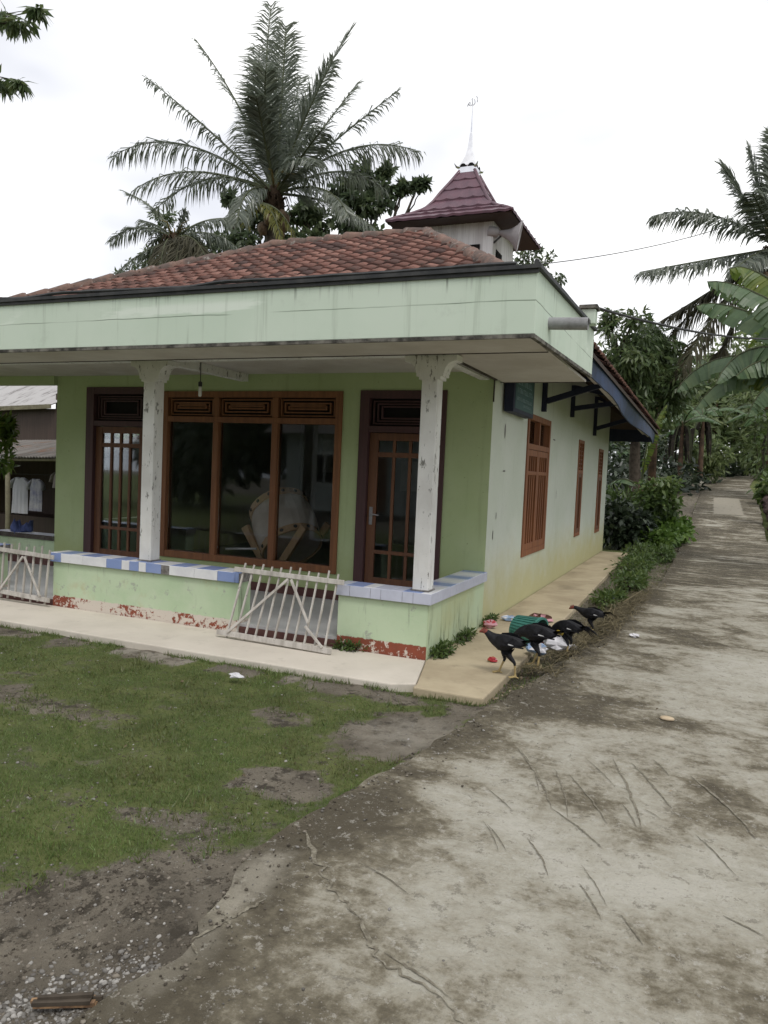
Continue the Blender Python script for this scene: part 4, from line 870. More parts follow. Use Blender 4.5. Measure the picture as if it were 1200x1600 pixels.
# green basket lying on its side
m_bask = simple('green_plastic', (.055, .20, .165, 1), (.045, .165, .135, 1), 7, .5, .4, 0, 0)
t = thing('basket', 'green plastic basket tipped on its side behind the hens', 'basket', (.62, 1.22, .003))
ax = V((.93, -.30, -.10)).normalized(); M4 = Matrix.Translation((.50, 1.14, .148)) @ ax.to_track_quat('Z', 'Y').to_matrix().to_4x4()
b = MB(); b.lathe([(0, 0), (.112, 0), (.150, .26), (.144, .26), (.107, .012), (0, .012)], M4, 32)
for k in range(28):
    a_ = 2*PI*k/28; f = lambda r, z: M4 @ V((r*math.cos(a_), r*math.sin(a_), z)); b.bar(f(.115, .005), f(.152, .245), .012, .01, (M4.to_3x3() @ V((math.cos(a_), math.sin(a_), 0))))
b.build('body', m_bask, t)
b = MB(); b.lathe([(.146, .245), (.166, .25), (.166, .27), (.146, .272), (.146, .245)], M4, 32); b.build('rim', m_bask, t)
b = MB(); b.tube([M4 @ V((.16*math.cos(a_), .16*math.sin(a_)*.25, .27+.15*math.sin(a_))) for a_ in np.linspace(0, PI, 14)], .009, 6); b.build('handle', m_bask, t)
crumple('rubbish', 'dark rubbish spilling from the green basket mouth', 'rubbish', (.72, 1.15, Z_), .16, [m_brn, m_wh, m_brn, m_pink, m_blackp], 33, .6)
# ------------------------------------------------------------------ chickens
m_fea = simple('black_feather', (.008, .008, .010, 1), (.016, .016, .02, 1), 30, .6, .25, 0, .3); m_face = simple('red_face_skin', (.23, .055, .04, 1), (.14, .035, .03, 1), 40, .6, .3, 0, .2)
m_leg = simple('yellow_leg_scale', (.42, .32, .14, 1), (.30, .225, .11, 1), 30, .7, .3, 0, .2); m_wfe = simple('white_feather', (.62, .62, .62, 1), (.5, .5, .5, 1), 20, .7, .2, 0, 0); m_eye = simple('eye', (.25, .09, .02, 1), None, 5, .2, .5, 0, 0)
def chicken(label, loc, rz, sc, head, legs, comb=True, tail=(-.17, .30, -.30, .235)):
    t = thing('hen', label, 'hen', (0, 0, 0), 'black gamefowl feeding by the side walkway')
    J = {}; E_ = []; pts = []; rad = []; mt = []
    def j(n, p, r, m, par=None):
        J[n] = len(pts); pts.append(p); rad.append(r); mt.append(m)
        if par: E_.append((J[par], J[n]))
    j('mid', (0, 0, .262), (.078, .085), 0); j('chest', (.07, 0, .270), (.064, .07), 0, 'mid'); j('back', (-.075, 0, .268), (.062, .062), 0, 'mid'); j('rump', (-.135, 0, .275), (.036, .034), 0, 'back'); j('rumpend', (-.165, 0, .283), (.02, .018), 0, 'rump')
    prev = 'chest'
    for i, (p, r, m) in enumerate(head): j('h%d' % i, p, (r, r), m, prev); prev = 'h%d' % i
    for s_, (hx, kx, ax_, fx, lift) in zip((-1, 1), legs):
        n_ = 'L' if s_ < 0 else 'R'
        j(n_+'hip', (hx-.02, s_*.036, .235), (.045, .05), 0, 'mid'); j(n_+'knee', (kx, s_*.047, .182), (.027, .03), 0, n_+'hip'); j(n_+'hock', (ax_, s_*.047, .122+lift), (.0125, .0125), 0, n_+'knee')
        j(n_+'sh', ((ax_*.6+fx*.4), s_*.047, .085+lift), (.0085, .0085), 2, n_+'hock'); j(n_+'foot', (fx, s_*.047, .014), (.0095, .008), 2, n_+'sh')
        for q, (dx, dy) in enumerate(((.058, 0), (.045, .032), (.045, -.032), (-.03, 0))):
            j(n_+'t%d' % q, (fx+dx*.55, s_*.047+dy*.6, .009), (.0062, .0055), 2, n_+'foot'); j(n_+'u%d' % q, (fx+dx, s_*.047+dy, .005), (.004, .0035), 2, n_+'t%d' % q)
    me = bpy.data.meshes.new('hen_skeleton'); me.from_pydata(pts, E_, []); tmp = bpy.data.objects.new('hen_skeleton', me); COL.objects.link(tmp)
    md = tmp.modifiers.new('skin', 'SKIN'); md.use_smooth_shade = True; md.branch_smoothing = .3
    for v_, r in zip(me.skin_vertices[0].data, rad): v_.radius = r
    me.skin_vertices[0].data[0].use_root = True
    tmp.modifiers.new('sub', 'SUBSURF').levels = 2
    dg = bpy.context.evaluated_depsgraph_get(); ev_ = tmp.evaluated_get(dg); m2 = bpy.data.meshes.new_from_object(ev_)
    bpy.data.objects.remove(tmp); m2.name = 'body'
    m2.materials.clear()
    for m in (m_fea, m_face, m_leg): m2.materials.append(m)
    A = np.array(pts); cen = np.array([p.center[:] for p in m2.polygons]); R_ = np.array([min(r) for r in rad])
    idx = np.argmin(np.linalg.norm(cen[:, None, :]-A[None], axis=2)-R_[None], axis=1); m2.polygons.foreach_set('material_index', [mt[i] for i in idx]); m2.polygons.foreach_set('use_smooth', [True]*len(m2.polygons))
    o = bpy.data.objects.new('body', m2); COL.objects.link(o); o.parent = t; ORIG[o] = V()
    for s_ in (-1, 1):              # folded wing: layered feathers over a rounded pad
        b = MB(); N_ = 11
        pad = [(.075, .285), (.05, .325), (-.02, .335), (-.09, .315), (-.155, .275), (-.13, .255), (-.05, .238), (.03, .245)]
        cx_, cz_ = -.03, .285; vs = [(cx_, s_*.092, cz_)]+[(x, s_*(.082-.10*abs(x-.0)*.9 if x < 0 else .082-.22*x), z) for x, z in pad]; b.add(vs, [(0, i+1, (i+1) % 8+1) for i in range(8)])
        vs = [(x, y-s_*.015, z) for x, y, z in vs]; b.add(vs, [(0, (i+1) % 8+1, i+1) for i in range(8)])
        for k in range(7):
            z0 = .252+.009*k; xa, xb = .0-.012*k, -.165+.012*k; y_ = s_*(.093-.001*k); b.bar((xa if k != 1 else -.045, y_, z0+.012), (xb if k != 1 else -.105, s_*(.070+.0), z0+.012-.012), .004, .012 if k != 1 else .008, (0, 0, 1), 1 if k == 1 else 0)
        b.build('wing', [m_fea, m_wfe], t)
    b = MB(); x0, z0, x1, z1 = tail
    for k in range(9):
        f = k/8-.5; p = V((x0+.05, f*.03, z0-.005)); q = V((x1+.03*abs(f), f*.10, z1+.06*(.5-abs(f)))); m_ = p.lerp(q, .5)+V((0, 0, .03))
        sd = V((0, .012, .004)); b.add([p-sd*.6, p+sd*.6, m_+sd*1.3, m_-sd*1.3, q+sd*.5, q-sd*.5], ((0, 1, 2, 3), (3, 2, 4, 5))); dz = V((0, 0, -.004)); b.add([p-sd*.6+dz, p+sd*.6+dz, m_+sd*1.3+dz, m_-sd*1.3+dz, q+sd*.5+dz, q-sd*.5+dz], ((3, 2, 1, 0), (5, 4, 2, 3)))
    b.build('tail', m_fea, t)
    hp_, hd_ = V(head[-3][0]), (V(head[-1][0])-V(head[-3][0])).normalized()
    sid = V((0, 1, 0)); upv_ = sid.cross(hd_)*-1
    if upv_.z < 0 and abs(hd_.z) < .8: upv_ = -upv_
    b = MB()
    for s_ in (-1, 1): b.lathe([(.0045, 0), (.004, .003), (0, .0045)], Matrix.Translation(hp_+hd_*.012+sid*(s_*.0215)+upv_*.006) @ (sid*s_).to_track_quat('Z', 'Y').to_matrix().to_4x4(), 8)
    b.build('eye', m_eye, t)
    if comb:
        b = MB()
        for k in range(4): c_ = hp_+hd_*(.022-.013*k)+upv_*.022; b.tube([c_-upv_*.006, c_+upv_*(.010-.002*abs(k-1))], [.005, .0028], 6)
        b.build('comb', m_face, t, smooth=True)
    t.location = loc; t.rotation_euler = (0, 0, rz); t.scale = (sc, sc, sc); return t
up_head = [((.112, 0, .292), .044, 0), ((.145, 0, .318), .028, 0), ((.172, 0, .338), .025, 1), ((.200, 0, .334), .017, 1), ((.225, 0, .320), .0055, 2)]
low_head = [((.115, 0, .262), .042, 0), ((.160, 0, .225), .030, 0), ((.195, 0, .165), .024, 0), ((.212, 0, .125), .023, 1), ((.222, 0, .098), .016, 1), ((.232, 0, .070), .0055, 2)]
fwd_head = [((.112, 0, .290), .040, 0), ((.150, 0, .305), .027, 0), ((.185, 0, .318), .024, 0), ((.212, 0, .315), .022, 1), ((.236, 0, .305), .016, 1), ((.258, 0, .292), .0055, 2)]
chicken('black hen striding leftmost with raised red head on the tan walkway', (.715, -.12, .004), PI-.03, 1.0, up_head, [(.0, .03, .01, .055, 0), (-.02, -.035, -.095, -.105, 0)])
chicken('black hen with white wing streak pecking at the green basket', (.86, .36, -.02), PI-.12, 1.12, low_head, [(.0, .025, -.012, .03, 0), (-.01, .0, -.05, -.04, 0)])
chicken('black hen with lowered head standing behind the pecking hen', (1.02, 1.02, -.03), PI-.42, .98, low_head, [(.0, .02, -.015, .02, 0), (-.01, .0, -.04, -.03, 0)], True)
chicken('black hen farthest along the verge stretching its neck', (1.09, 2.0, -.03), PI-.06, .90, fwd_head, [(.0, .02, -.015, .015, 0), (-.01, .0, -.04, -.03, 0)])
# ------------------------------------------------------------------ vegetation
def RS(a, b, c): return [(0, a), (.5, b), (1, c)]
c4 = lambda r, g_, b_: (r, g_, b_, 1)
m_palm = leafmat('palm_leaf', RS(c4(.085, .105, .085), c4(.15, .175, .135), c4(.25, .27, .20)), .36, .42, .7)
m_palmy = leafmat('young_palm_leaf', RS(c4(.10, .115, .03), c4(.17, .17, .045), c4(.22, .20, .06)), .5, .3)
m_palmd = leafmat('dry_palm_leaf', RS(c4(.045, .043, .026), c4(.085, .08, .045), c4(.13, .115, .065)), .7, .3)
m_mango = leafmat('dark_glossy_leaf', RS(c4(.055, .088, .034), c4(.10, .145, .055), c4(.17, .20, .08)), .4, .25)
m_bread = leafmat('broad_leaf', RS(c4(.055, .082, .045), c4(.10, .135, .068), c4(.16, .19, .09)), .45, .25)
m_ban = leafmat('banana_leaf', RS(c4(.075, .13, .062), c4(.115, .185, .088), c4(.18, .24, .11)), .4, .4)
m_banl = leafmat('bright_banana_leaf', RS(c4(.08, .14, .03), c4(.14, .20, .04), c4(.24, .27, .06)), .4, .45)
m_band = leafmat('dead_banana_leaf', RS(c4(.012, .010, .008), c4(.026, .021, .016), c4(.055, .042, .028)), .9, .15)
m_shrub = leafmat('shrub_leaf', RS(c4(.055, .095, .03), c4(.10, .155, .042), c4(.17, .22, .065)), .5, .35)
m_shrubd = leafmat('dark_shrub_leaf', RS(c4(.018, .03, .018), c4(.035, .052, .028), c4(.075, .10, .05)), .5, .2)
m_bright = leafmat('bright_creeper_leaf', RS(c4(.075, .145, .028), c4(.13, .22, .042), c4(.21, .31, .07)), .5, .4)
m_hill = leafmat('hill_leaf', RS(c4(.09, .135, .05), c4(.145, .19, .075), c4(.22, .26, .11)), .6, .35)
m_bark = simple('palm_bark', c4(.11, .095, .08), c4(.06, .05, .042), 6, .95, .1); m_bark2 = simple('tree_bark', c4(.085, .07, .055), c4(.04, .033, .026), 9, .95, .1)
m_pseudo = simple('banana_stem', c4(.12, .075, .05), c4(.05, .035, .026), 5, .8, .2); m_fib = simple('brown_fibre', c4(.06, .04, .026), c4(.028, .02, .014), 14, .95, .1)
m_coco = simple('coconut_husk', c4(.17, .12, .075), c4(.09, .062, .04), 8, .7, .3); m_stalk = simple('yellow_stalk', c4(.22, .17, .06), c4(.13, .11, .05), 5, .7, .3)
m_grn = simple('green_rachis', c4(.075, .085, .04), c4(.05, .06, .03), 5, .6, .3)
def bez(a, c, b, t): return a*(1-t)**2+c*(2*t*(1-t))+b*t**2
def dbez(a, c, b, t): return (c-a)*(2*(1-t))+(b-c)*(2*t)
def frond(parent, base, ctrl, tip, L=.6, n=44, droop=.55, w=.035, mat_=None, r=None, t0=.14, name='frond', gap=0, both=True):
    r = r or rnd; b = MB(); base, ctrl, tip = V(base), V(ctrl), V(tip)
    b.tube([bez(base, ctrl, tip, k/14) for k in range(15)], [.035*(1-k/15)+.006 for k in range(15)], 5, 1, .5)
    for k in range(n):
        t = t0+(1-t0)*(k+.5*r.random())/n; p = bez(base, ctrl, tip, t); T = dbez(base, ctrl, tip, t).normalized()
        S = T.cross(V((0, 0, 1)))
        if S.length < .25: S = T.cross(V((.3, -1, 0)))
        S.normalize(); N_ = S.cross(T).normalized()
        l0 = L*(math.sin(PI*(.12+.80*((t-t0)/(1-t0))))**.6)
        for s_ in (-1, 1):
            if r.random() < gap or (gap > .08 and fbm(t*9, s_*3+base.x, tip.z) > .42): continue
            l = l0*(.8+.35*r.random()); d = (S*s_*(.72+.25*r.random())+T*((.80 if droop < .8 else .38)+.4*r.random())+N_*.1+Vr(r)*.20).normalized()
            d1 = (d+V((0, 0, -1))*droop*(.25+.35*r.random())).normalized(); d2 = (d1+V((0, 0, -1))*droop*(.6+1.0*r.random())).normalized()
            wv = d1.cross(N_ if abs(d1.dot(N_)) < .9 else T).normalized()
            wv = (wv*.75+Vr(r)*.5).normalized()*(w*.5); m1 = p+d1*l*.55; e_ = m1+d2*l*.45
            b.add([p-wv*.6, p+wv*.6, m1+wv, m1-wv, e_], ((0, 1, 2, 3), (3, 2, 4)), 0, min(1, max(0, .45+.5*(r.random()-.5)+.25*(t-.5))))
    return b.build(name, [mat_ or m_palm, m_grn], parent)
def Vr(r): return V((r.gauss(0, 1), r.gauss(0, 1), r.gauss(0, 1))).normalized()
def palm(label, loc, crown, specs, L, n, seed, droop, coconuts=0, group='coconut palms', trunk_r=.17, w=.045):
    """specs: list of (tip offset, control offset, material, extra droop) from the crown centre in metres"""
    r = random.Random(seed); loc, crown = V(loc), V(crown); t = thing('coconut_palm', label, 'palm tree', loc, group)
    pts = [loc.lerp(crown, k/16)+V((.15*math.sin(k*.5+seed), .1*math.sin(k*.4), 0))*math.sin(PI*k/16) for k in range(17)]
    b = MB(); b.tube(pts, [trunk_r*(1.35 if k == 0 else 1.05-.25*k/16)*(1+.05*(k % 2)) for k in range(17)], 12); b.build('trunk', m_bark, t, smooth=True)
    b = MB(); b.tube([crown+V((0, 0, -.75)), crown+V((0, 0, -.3)), crown+V((0, 0, .15))], [.16, .26, .12], 10)
    for k in range(26):
        a_ = r.random()*2*PI; p = crown+V((.18*math.cos(a_), .18*math.sin(a_), -.45+.4*r.random())); b.tube([p, p+V((.16*math.cos(a_), .16*math.sin(a_), .1)), p+V((.28*math.cos(a_), .28*math.sin(a_), -.18))], [.03, .022, .008], 4)
    b.build('crown_base', m_fib, t, smooth=True)
    for sp in specs:
        tip, ct, mt = sp[0], sp[1], sp[2]; dr = sp[3] if len(sp) > 3 else droop; ln = sp[4] if len(sp) > 4 else L; gp = sp[5] if len(sp) > 5 else .06
        frond(t, crown+V((0, 0, -.05)), crown+V(ct), crown+V(tip), ln, n, dr, w, mt, r, gap=gp)
    for k in range(coconuts):
        a_ = 2*PI*k/coconuts+r.random(); p = crown+V((.30*math.cos(a_), .30*math.sin(a_), -.62-.38*r.random())); b = MB(); b.lathe([(0, -.15), (.08, -.12), (.115, -.02), (.105, .08), (.05, .14), (0, .15)], Matrix.Translation(p) @ Matrix.Rotation(r.random()*.6, 4, 'X'), 10); b.build('coconut', m_coco, t, smooth=True)
    for k in range(5):
        a_ = r.random()*2*PI; b = MB(); p = crown+V((.1*math.cos(a_), .1*math.sin(a_), .05)); b.tube([p, p+V((.25*math.cos(a_), .25*math.sin(a_), .35)), p+V((.55*math.cos(a_), .55*math.sin(a_), .25+.2*r.random()))], [.03, .022, .01], 5); b.build('flower_stalk', m_stalk, t, smooth=True)
    return t
def offs(cx, cy, d, lst, r, mats):
    """offsets in metres at d for fronds drawn as (tip px, control px, depth, material key, ...)"""
    c = far(cx, cy, d); out = []
    for (tx, ty, kx, ky, dep, mk, *ex) in lst: out.append((far(tx, ty, d+dep)-c, far(kx, ky, d+dep*.5)-c, mats[mk], *ex))
    return c, out
MM = {'p': m_palm, 'y': m_palmy, 'd': m_palmd}
cA, spA = offs(430, 300, 19, [
    (424, 8, 405, 150, .4, 'p', .55, .75, .0), (447, 40, 440, 160, -.5, 'p', .6, .8, 0), (405, 75, 402, 180, 1.0, 'p', .6, .8, .0), (548, 48, 478, 150, .6, 'p', .15, .75, .03), (520, 95, 470, 190, -.8, 'p', .45, .75, .05),
    (306, 62, 385, 165, .5, 'p', .7, .5, .25), (230, 122, 335, 205, -.6, 'p', .8, .6, .3), (176, 245, 275, 178, .2, 'p', 1.1, .85, .12), (205, 300, 290, 235, -1.2, 'p', 1.2, .75, .15), (240, 330, 330, 240, 1.4, 'p', 1.2, .7, .15),
    (622, 142, 525, 215, -.2, 'p', .75, .5, .2), (560, 128, 500, 205, 1.2, 'p', .6, .55, .2), (655, 238, 555, 195, .3, 'p', 1.3, .85, .1), (602, 372, 535, 305, -1.0, 'p', 1.0, .7, .05), (600, 300, 540, 235, 1.3, 'p', 1.2, .75, .1),
    (505, 200, 480, 230, -1.3, 'p', .9, .75, .1), (545, 340, 520, 270, -1.6, 'p', 1.1, .7, .1), (370, 350, 380, 270, -1.5, 'p', 1.2, .7, .15), (495, 250, 470, 235, -2.0, 'p', 1.0, .7, .1), (400, 150, 410, 200, -1.6, 'p', .6, .7, .1), (470, 120, 452, 200, 1.8, 'p', .6, .9, 0), (438, 60, 425, 170, 1.4, 'p', .6, .9, 0), (415, 110, 410, 190, -1.8, 'p', .6, .9, 0), (490, 150, 462, 215, 2.2, 'p', .7, .9, 0), (385, 190, 400, 240, 2.0, 'p', 1.1, 1, 0)], rnd, MM)
pA = palm('tall coconut palm with wide crown rising behind the left half of the tiled roof', (-8.7, 11.4, -.3), cA, spA, 1.35, 110, 3, 1.2, 10, trunk_r=.2, w=.036)
q = lambda tx, ty, kx, ky, dep: (far(tx, ty, 18.6+dep), far(kx, ky, 18.6+dep))
for (tip, ct) in (q(384, 352, 395, 312, -.5), q(462, 378, 445, 318, -.6), q(440, 385, 432, 318, -.8)):   # the yellowing young frond hangs in front
    frond(pA, far(402, 318, 18.3), ct, tip, .42, 30, 1.1, .05, m_palmy, rnd, .02)
cB, spB = offs(272, 372, 24, [(172, 378, 215, 335, .3, 'p', 1.0, .7, .15), (150, 470, 195, 395, -.5, 'p', .9, .7, .2), (225, 345, 250, 350, .8, 'p', .9, .7, .2), (195, 300, 250, 320, 1.0, 'p', .4, .5, .3), (380, 395, 330, 345, .2, 'p', 1.3, .8, .05), (375, 345, 320, 330, 1.0, 'p', 1.2, .7, .1),
    (300, 440, 300, 350, -1.0, 'd', 1.3, .8, .05), (250, 460, 250, 360, -1.0, 'd', 1.3, .8, .05), (330, 430, 310, 350, -.8, 'd', 1.3, .9, .05), (270, 450, 285, 360, -1.2, 'd', 1.4, .9, .0), (350, 450, 330, 370, .5, 'p', 1.2, .8, .1), (220, 440, 235, 350, .5, 'p', 1.2, .7, .1), (290, 330, 285, 340, 0, 'p', .8, .6, .2)], rnd, MM)
palm('low drooping coconut palm behind the far left end of the tiled roof', (cB.x-.3, cB.y+.4, -.9), cB, spB, 1.0, 80, 5, 1.2, 0, w=.045)
cC, spC = offs(1215, 385, 21, [(1018, 338, 1110, 310, .3, 'p', 1.1, .85, .0), (1000, 425, 1090, 408, -.6, 'p', 1.25, .8, .0), (1130, 262, 1165, 320, .5, 'p', .35, .9, .0), (1170, 235, 1190, 310, .2, 'p', .5, .85, .0), (1215, 205, 1210, 290, -.5, 'p', .5, .85, 0), (1290, 250, 1250, 310, 0, 'p', .7, .8, 0), (1330, 340, 1270, 330, 0, 'p', 1, .8, 0), (1320, 470, 1280, 400, .2, 'p', 1.1, .8, 0),
    (1035, 500, 1120, 450, .8, 'd', 1.2, .9, .05), (1060, 590, 1120, 465, -.5, 'd', 1.0, 1.0, .0), (1120, 580, 1150, 470, .6, 'd', 1.0, 1.0, 0), (1020, 560, 1100, 450, 1.5, 'd', 1.1, 1.0, .0), (1175, 300, 1195, 340, -1.5, 'p', .8, .8, 0), (1150, 420, 1180, 390, -1.6, 'p', 1.2, .8, 0), (1250, 560, 1240, 450, 0, 'd', 1.1, .9, 0)], rnd, MM)
palm('big coconut palm leaning in from the right edge over the road', (cC.x+.6, cC.y+.5, itp(RZ, cC.y)+.3), cC, spC, 1.55, 120, 9, 1.3, 6, trunk_r=.2, w=.055)
# ---- leafy crowns
def leaf_cloud(name, parent, blobs, n, ll, lw, mat_, seed, droop=.3, origin=None, up_bias=.3, fold=.25, shell=.55, **kw):
    """blobs: (centre, radii). leaves of two folded halves spread through each blob's volume, thicker towards its skin"""
    rs = np.random.RandomState(seed); wts = np.array([max(.02, b[1][0]*b[1][1]*b[1][2])**.7 for b in blobs]); wts /= wts.sum()
    k = rs.choice(len(blobs), n, p=wts); C_ = np.array([tuple(b[0]) for b in blobs])[k]; R_ = np.array([b[1] for b in blobs])[k]
    d = rs.normal(size=(n, 3)); d /= np.linalg.norm(d, axis=1)[:, None]; rad = (shell+(1-shell)*rs.rand(n))**1.0*np.where(rs.rand(n) < .25, rs.rand(n), 1)
    P_ = C_+d*R_*rad[:, None]*(1+.12*rs.normal(size=(n, 1)))
    T = d*.7+rs.normal(size=(n, 3))*.6; T[:, 2] -= droop*1.6; T /= np.linalg.norm(T, axis=1)[:, None]
    U = rs.normal(size=(n, 3))*.6; U[:, 2] += up_bias*2.5; S = np.cross(T, U); S /= np.linalg.norm(S, axis=1)[:, None]+1e-6; N_ = np.cross(S, T)
    l = ll*(.65+.7*rs.rand(n))[:, None]; w_ = lw*(.65+.7*rs.rand(n))[:, None]
    bend = N_*-.12*l
    v0 = P_; v1 = P_+T*l*.45+S*w_*.5+N_*fold*w_*.5; v2 = P_+T*l+bend; v3 = P_+T*l*.45-S*w_*.5+N_*fold*w_*.5; vm = P_+T*l*.5
    vs = np.stack([v0, v1, v2, v3, vm], 1).reshape(-1, 3); b = np.arange(n)*5
    fs = np.concatenate([np.stack([b, b+1, b+2, b+4], 1), np.stack([b, b+4, b+2, b+3], 1)])
    cl = np.array([mnoise.noise(V(p)*.9+V((seed, 0, 0))) for p in P_]); var = np.clip(.42+.33*rs.normal(size=n)*.6+.35*cl, 0, 1)
    return mesh_np(name, vs, fs, mat_, np.concatenate([var, var]), parent=parent, origin=origin or (0, 0, 0), **kw)
def limb(b, p, q, r0_, r1_, seed, n=7, wob=.12):
    L = (q-p).length; b.tube([p.lerp(q, k/n)+V((fbm(k*.5, seed, 1), fbm(k*.5, seed, 4), 0))*wob*L*math.sin(PI*k/n)*.5 for k in range(n+1)], [r0_+(r1_-r0_)*k/n for k in range(n+1)], 7)
def tree(name, label, base, blobs, n, ll, lw, mat_, seed, droop=.3, tr=.18, group=None, cat='tree', fork=.55, up_bias=.3, sub=3, fpt=None):
    base = V(base); t = thing(name, label, cat, base, group); r = random.Random(seed)
    cen = sum((V(b_[0]) for b_ in blobs), V())/len(blobs); f = base.lerp(V((base.x*.5+cen.x*.5, base.y*.5+cen.y*.5, cen.z)), fork) if fpt is None else fpt
    b = MB(); limb(b, base, f, tr, tr*.7, seed, 8, .06)
    small = []
    for c, R_ in blobs:
        c = V(c); limb(b, f, c, tr*.42, tr*.10, seed+c.x)
        for k in range(sub): e_ = c+V((r.uniform(-1, 1)*R_[0], r.uniform(-1, 1)*R_[1], r.uniform(-.6, 1)*R_[2]))*.85; limb(b, c.lerp(f, .2), e_, tr*.14, tr*.05, seed+k); s_ = .35+.3*r.random(); small.append((e_, (R_[0]*s_, R_[1]*s_, R_[2]*s_)))
    b.build('trunk', m_bark2, t, smooth=True)
    leaf_cloud('crown', t, [(V(c), tuple(x*.72 for x in R_)) for c, R_ in blobs]+small, n, ll, lw, mat_, seed, droop, up_bias=up_bias); return t
def fb(lst, d): return [(far(x, y, d+dd), (r_, r_, r_*.8)) for x, y, dd, r_ in lst]
bl = fb([(565, 275, 0, .5), (590, 290, .3, .55), (575, 320, 0, .6), (630, 292, .2, .25), (652, 290, 0, .2), (535, 305, .5, .6), (545, 345, 0, .7), (500, 345, .6, .6), (470, 335, .5, .5), (605, 265, .3, .25), (560, 370, 0, .6), (490, 375, .2, .5)], 25)
tree('breadfruit_tree', 'dark broad-leaved tree behind the roof between the tall palm and the tower', (bl[1][0].x-.6, bl[1][0].y+.3, -.3), bl, 4200, .26, .14, m_bread, 11, .15, .22, up_bias=.5, sub=2)
bl = fb([(385, 375, 0, .7), (410, 335, 0, .6), (350, 395, 0, .7), (375, 345, .5, .6), (420, 300, .5, .5), (310, 400, .4, .8), (440, 370, .6, .8), (360, 310, .2, .3)], 27)
tree('breadfruit_tree', 'dark leafy tree mostly hidden behind the trunk of the tall palm', (bl[0][0].x, bl[0][0].y+.3, -.3), bl, 2800, .26, .14, m_bread, 12, .15, .22, up_bias=.5, sub=2)
bl = fb([(190, 440, 0, .5), (215, 425, 0, .5), (235, 400, .3, .5), (250, 430, 0, .7), (175, 450, .2, .35), (260, 345, .5, .35), (300, 420, .3, .8)], 26)
tree('feathery_tree', 'thin feathery tree at the left foot of the low drooping palm', (bl[3][0].x, bl[3][0].y+.3, -.9), bl, 2600, .20, .06, m_mango, 13, .2, .14)
bl = fb([(826, 402, 0, .35), (838, 388, .2, .3), (850, 410, 0, .3), (800, 405, .2, .5), (870, 440, .3, .4), (835, 430, 0, .5)], 26)
tree('small_leaf_tree', 'sparse tree top peeping out right of the tower eave', (bl[0][0].x, bl[0][0].y+.2, 0), bl, 700, .16, .08, m_bread, 14, .1, .12)
bl = fb([(962, 520, 0, .6), (975, 560, -.3, .8), (1010, 540, .2, .7), (945, 560, .4, .6), (1000, 600, 0, .85), (960, 600, .3, .8), (1030, 590, .4, .7), (990, 640, 0, .8), (1040, 630, .3, .8), (1020, 520, .8, .5), (960, 650, .6, .8), (1000, 560, 1, .8), (1045, 560, .8, .7), (950, 500, .4, .3)], 21)
tree('mango_tree', 'mango tree with drooping leaf clusters behind the back corner of the house', (bl[4][0].x, bl[4][0].y+.3, .1), bl, 7000, .26, .075, m_mango, 15, .55, .2)
# tree whose twigs hang into the top left corner
bl = [(far(-60, 10, 9.2), (.40, .4, .3)), (far(2, 22, 9), (.11, .16, .12)), (far(36, 34, 8.9), (.13, .14, .07)), (far(-45, 118, 9.3), (.25, .3, .2)), (far(0, 128, 9.1), (.10, .12, .06)), (far(-140, 60, 9.8), (.6, .6, .5)), (far(62, 14, 8.8), (.05, .06, .03)), (far(32, 128, 9), (.06, .07, .035)), (far(-220, 0, 10), (.8, .8, .7))]
tree('mango_tree', 'slender-leaved twigs hanging in at the top left photo corner', (-10.4, -1.0, -.15), bl, 900, .17, .045, m_mango, 16, .75, .045, sub=1, fpt=far(-260, 60, 9.8))
# ---- bananas
def ban_leaf(parent, base, ctrl, tip, W, mat_, r, tears=.35, fold=.5, n=22, droop=.0):
    b = MB(); base, ctrl, tip = V(base), V(ctrl), V(tip); wf = lambda t: W*(math.sin(PI*min(1, max(0, (t-.10)/.90))**.75)**.55 if t > .1 else .03)
    b.tube([bez(base, ctrl, tip, k/12) for k in range(13)], [.034*(1-k/13)+.006 for k in range(13)], 5, 1)
    for s_ in (-1, 1):
        off = 0; cut = 0
        for k in range(n):
            t_a, t_b = .08+.92*k/n, .08+.92*(k+1)/n
            if r.random() < tears: off = r.uniform(-.25, .35); cut = 1
            P0, P1 = bez(base, ctrl, tip, t_a), bez(base, ctrl, tip, t_b); T = dbez(base, ctrl, tip, (t_a+t_b)/2).normalized()
            S = T.cross(V((0, 0, 1))); S = S if S.length > .2 else T.cross(V((1, 0, 0))); S.normalize(); N_ = S.cross(T).normalized(); fo = fold+off
            d = (S*s_*math.cos(fo)-N_*math.sin(fo)+T*.25+V((0, 0, -droop))).normalized(); d2 = (d+V((0, 0, -.35))).normalized()
            w0, w1 = wf(t_a)*.5, wf(t_b)*.5; g_ = T*(.012 if cut else 0); cut = 0
            a, c = P0+g_, P1; am, cm = a+d*w0*.55, c+d*w1*.55
            b.add([a, c, cm, am, cm+d2*w1*.45-g_*.6, am+d2*w0*.45+g_], ((0, 1, 2, 3), (3, 2, 4, 5)), 0, min(1, max(0, .5+.3*r.gauss(0, .6))))
    return b.build('leaf', [mat_, m_grn], parent, smooth=False)
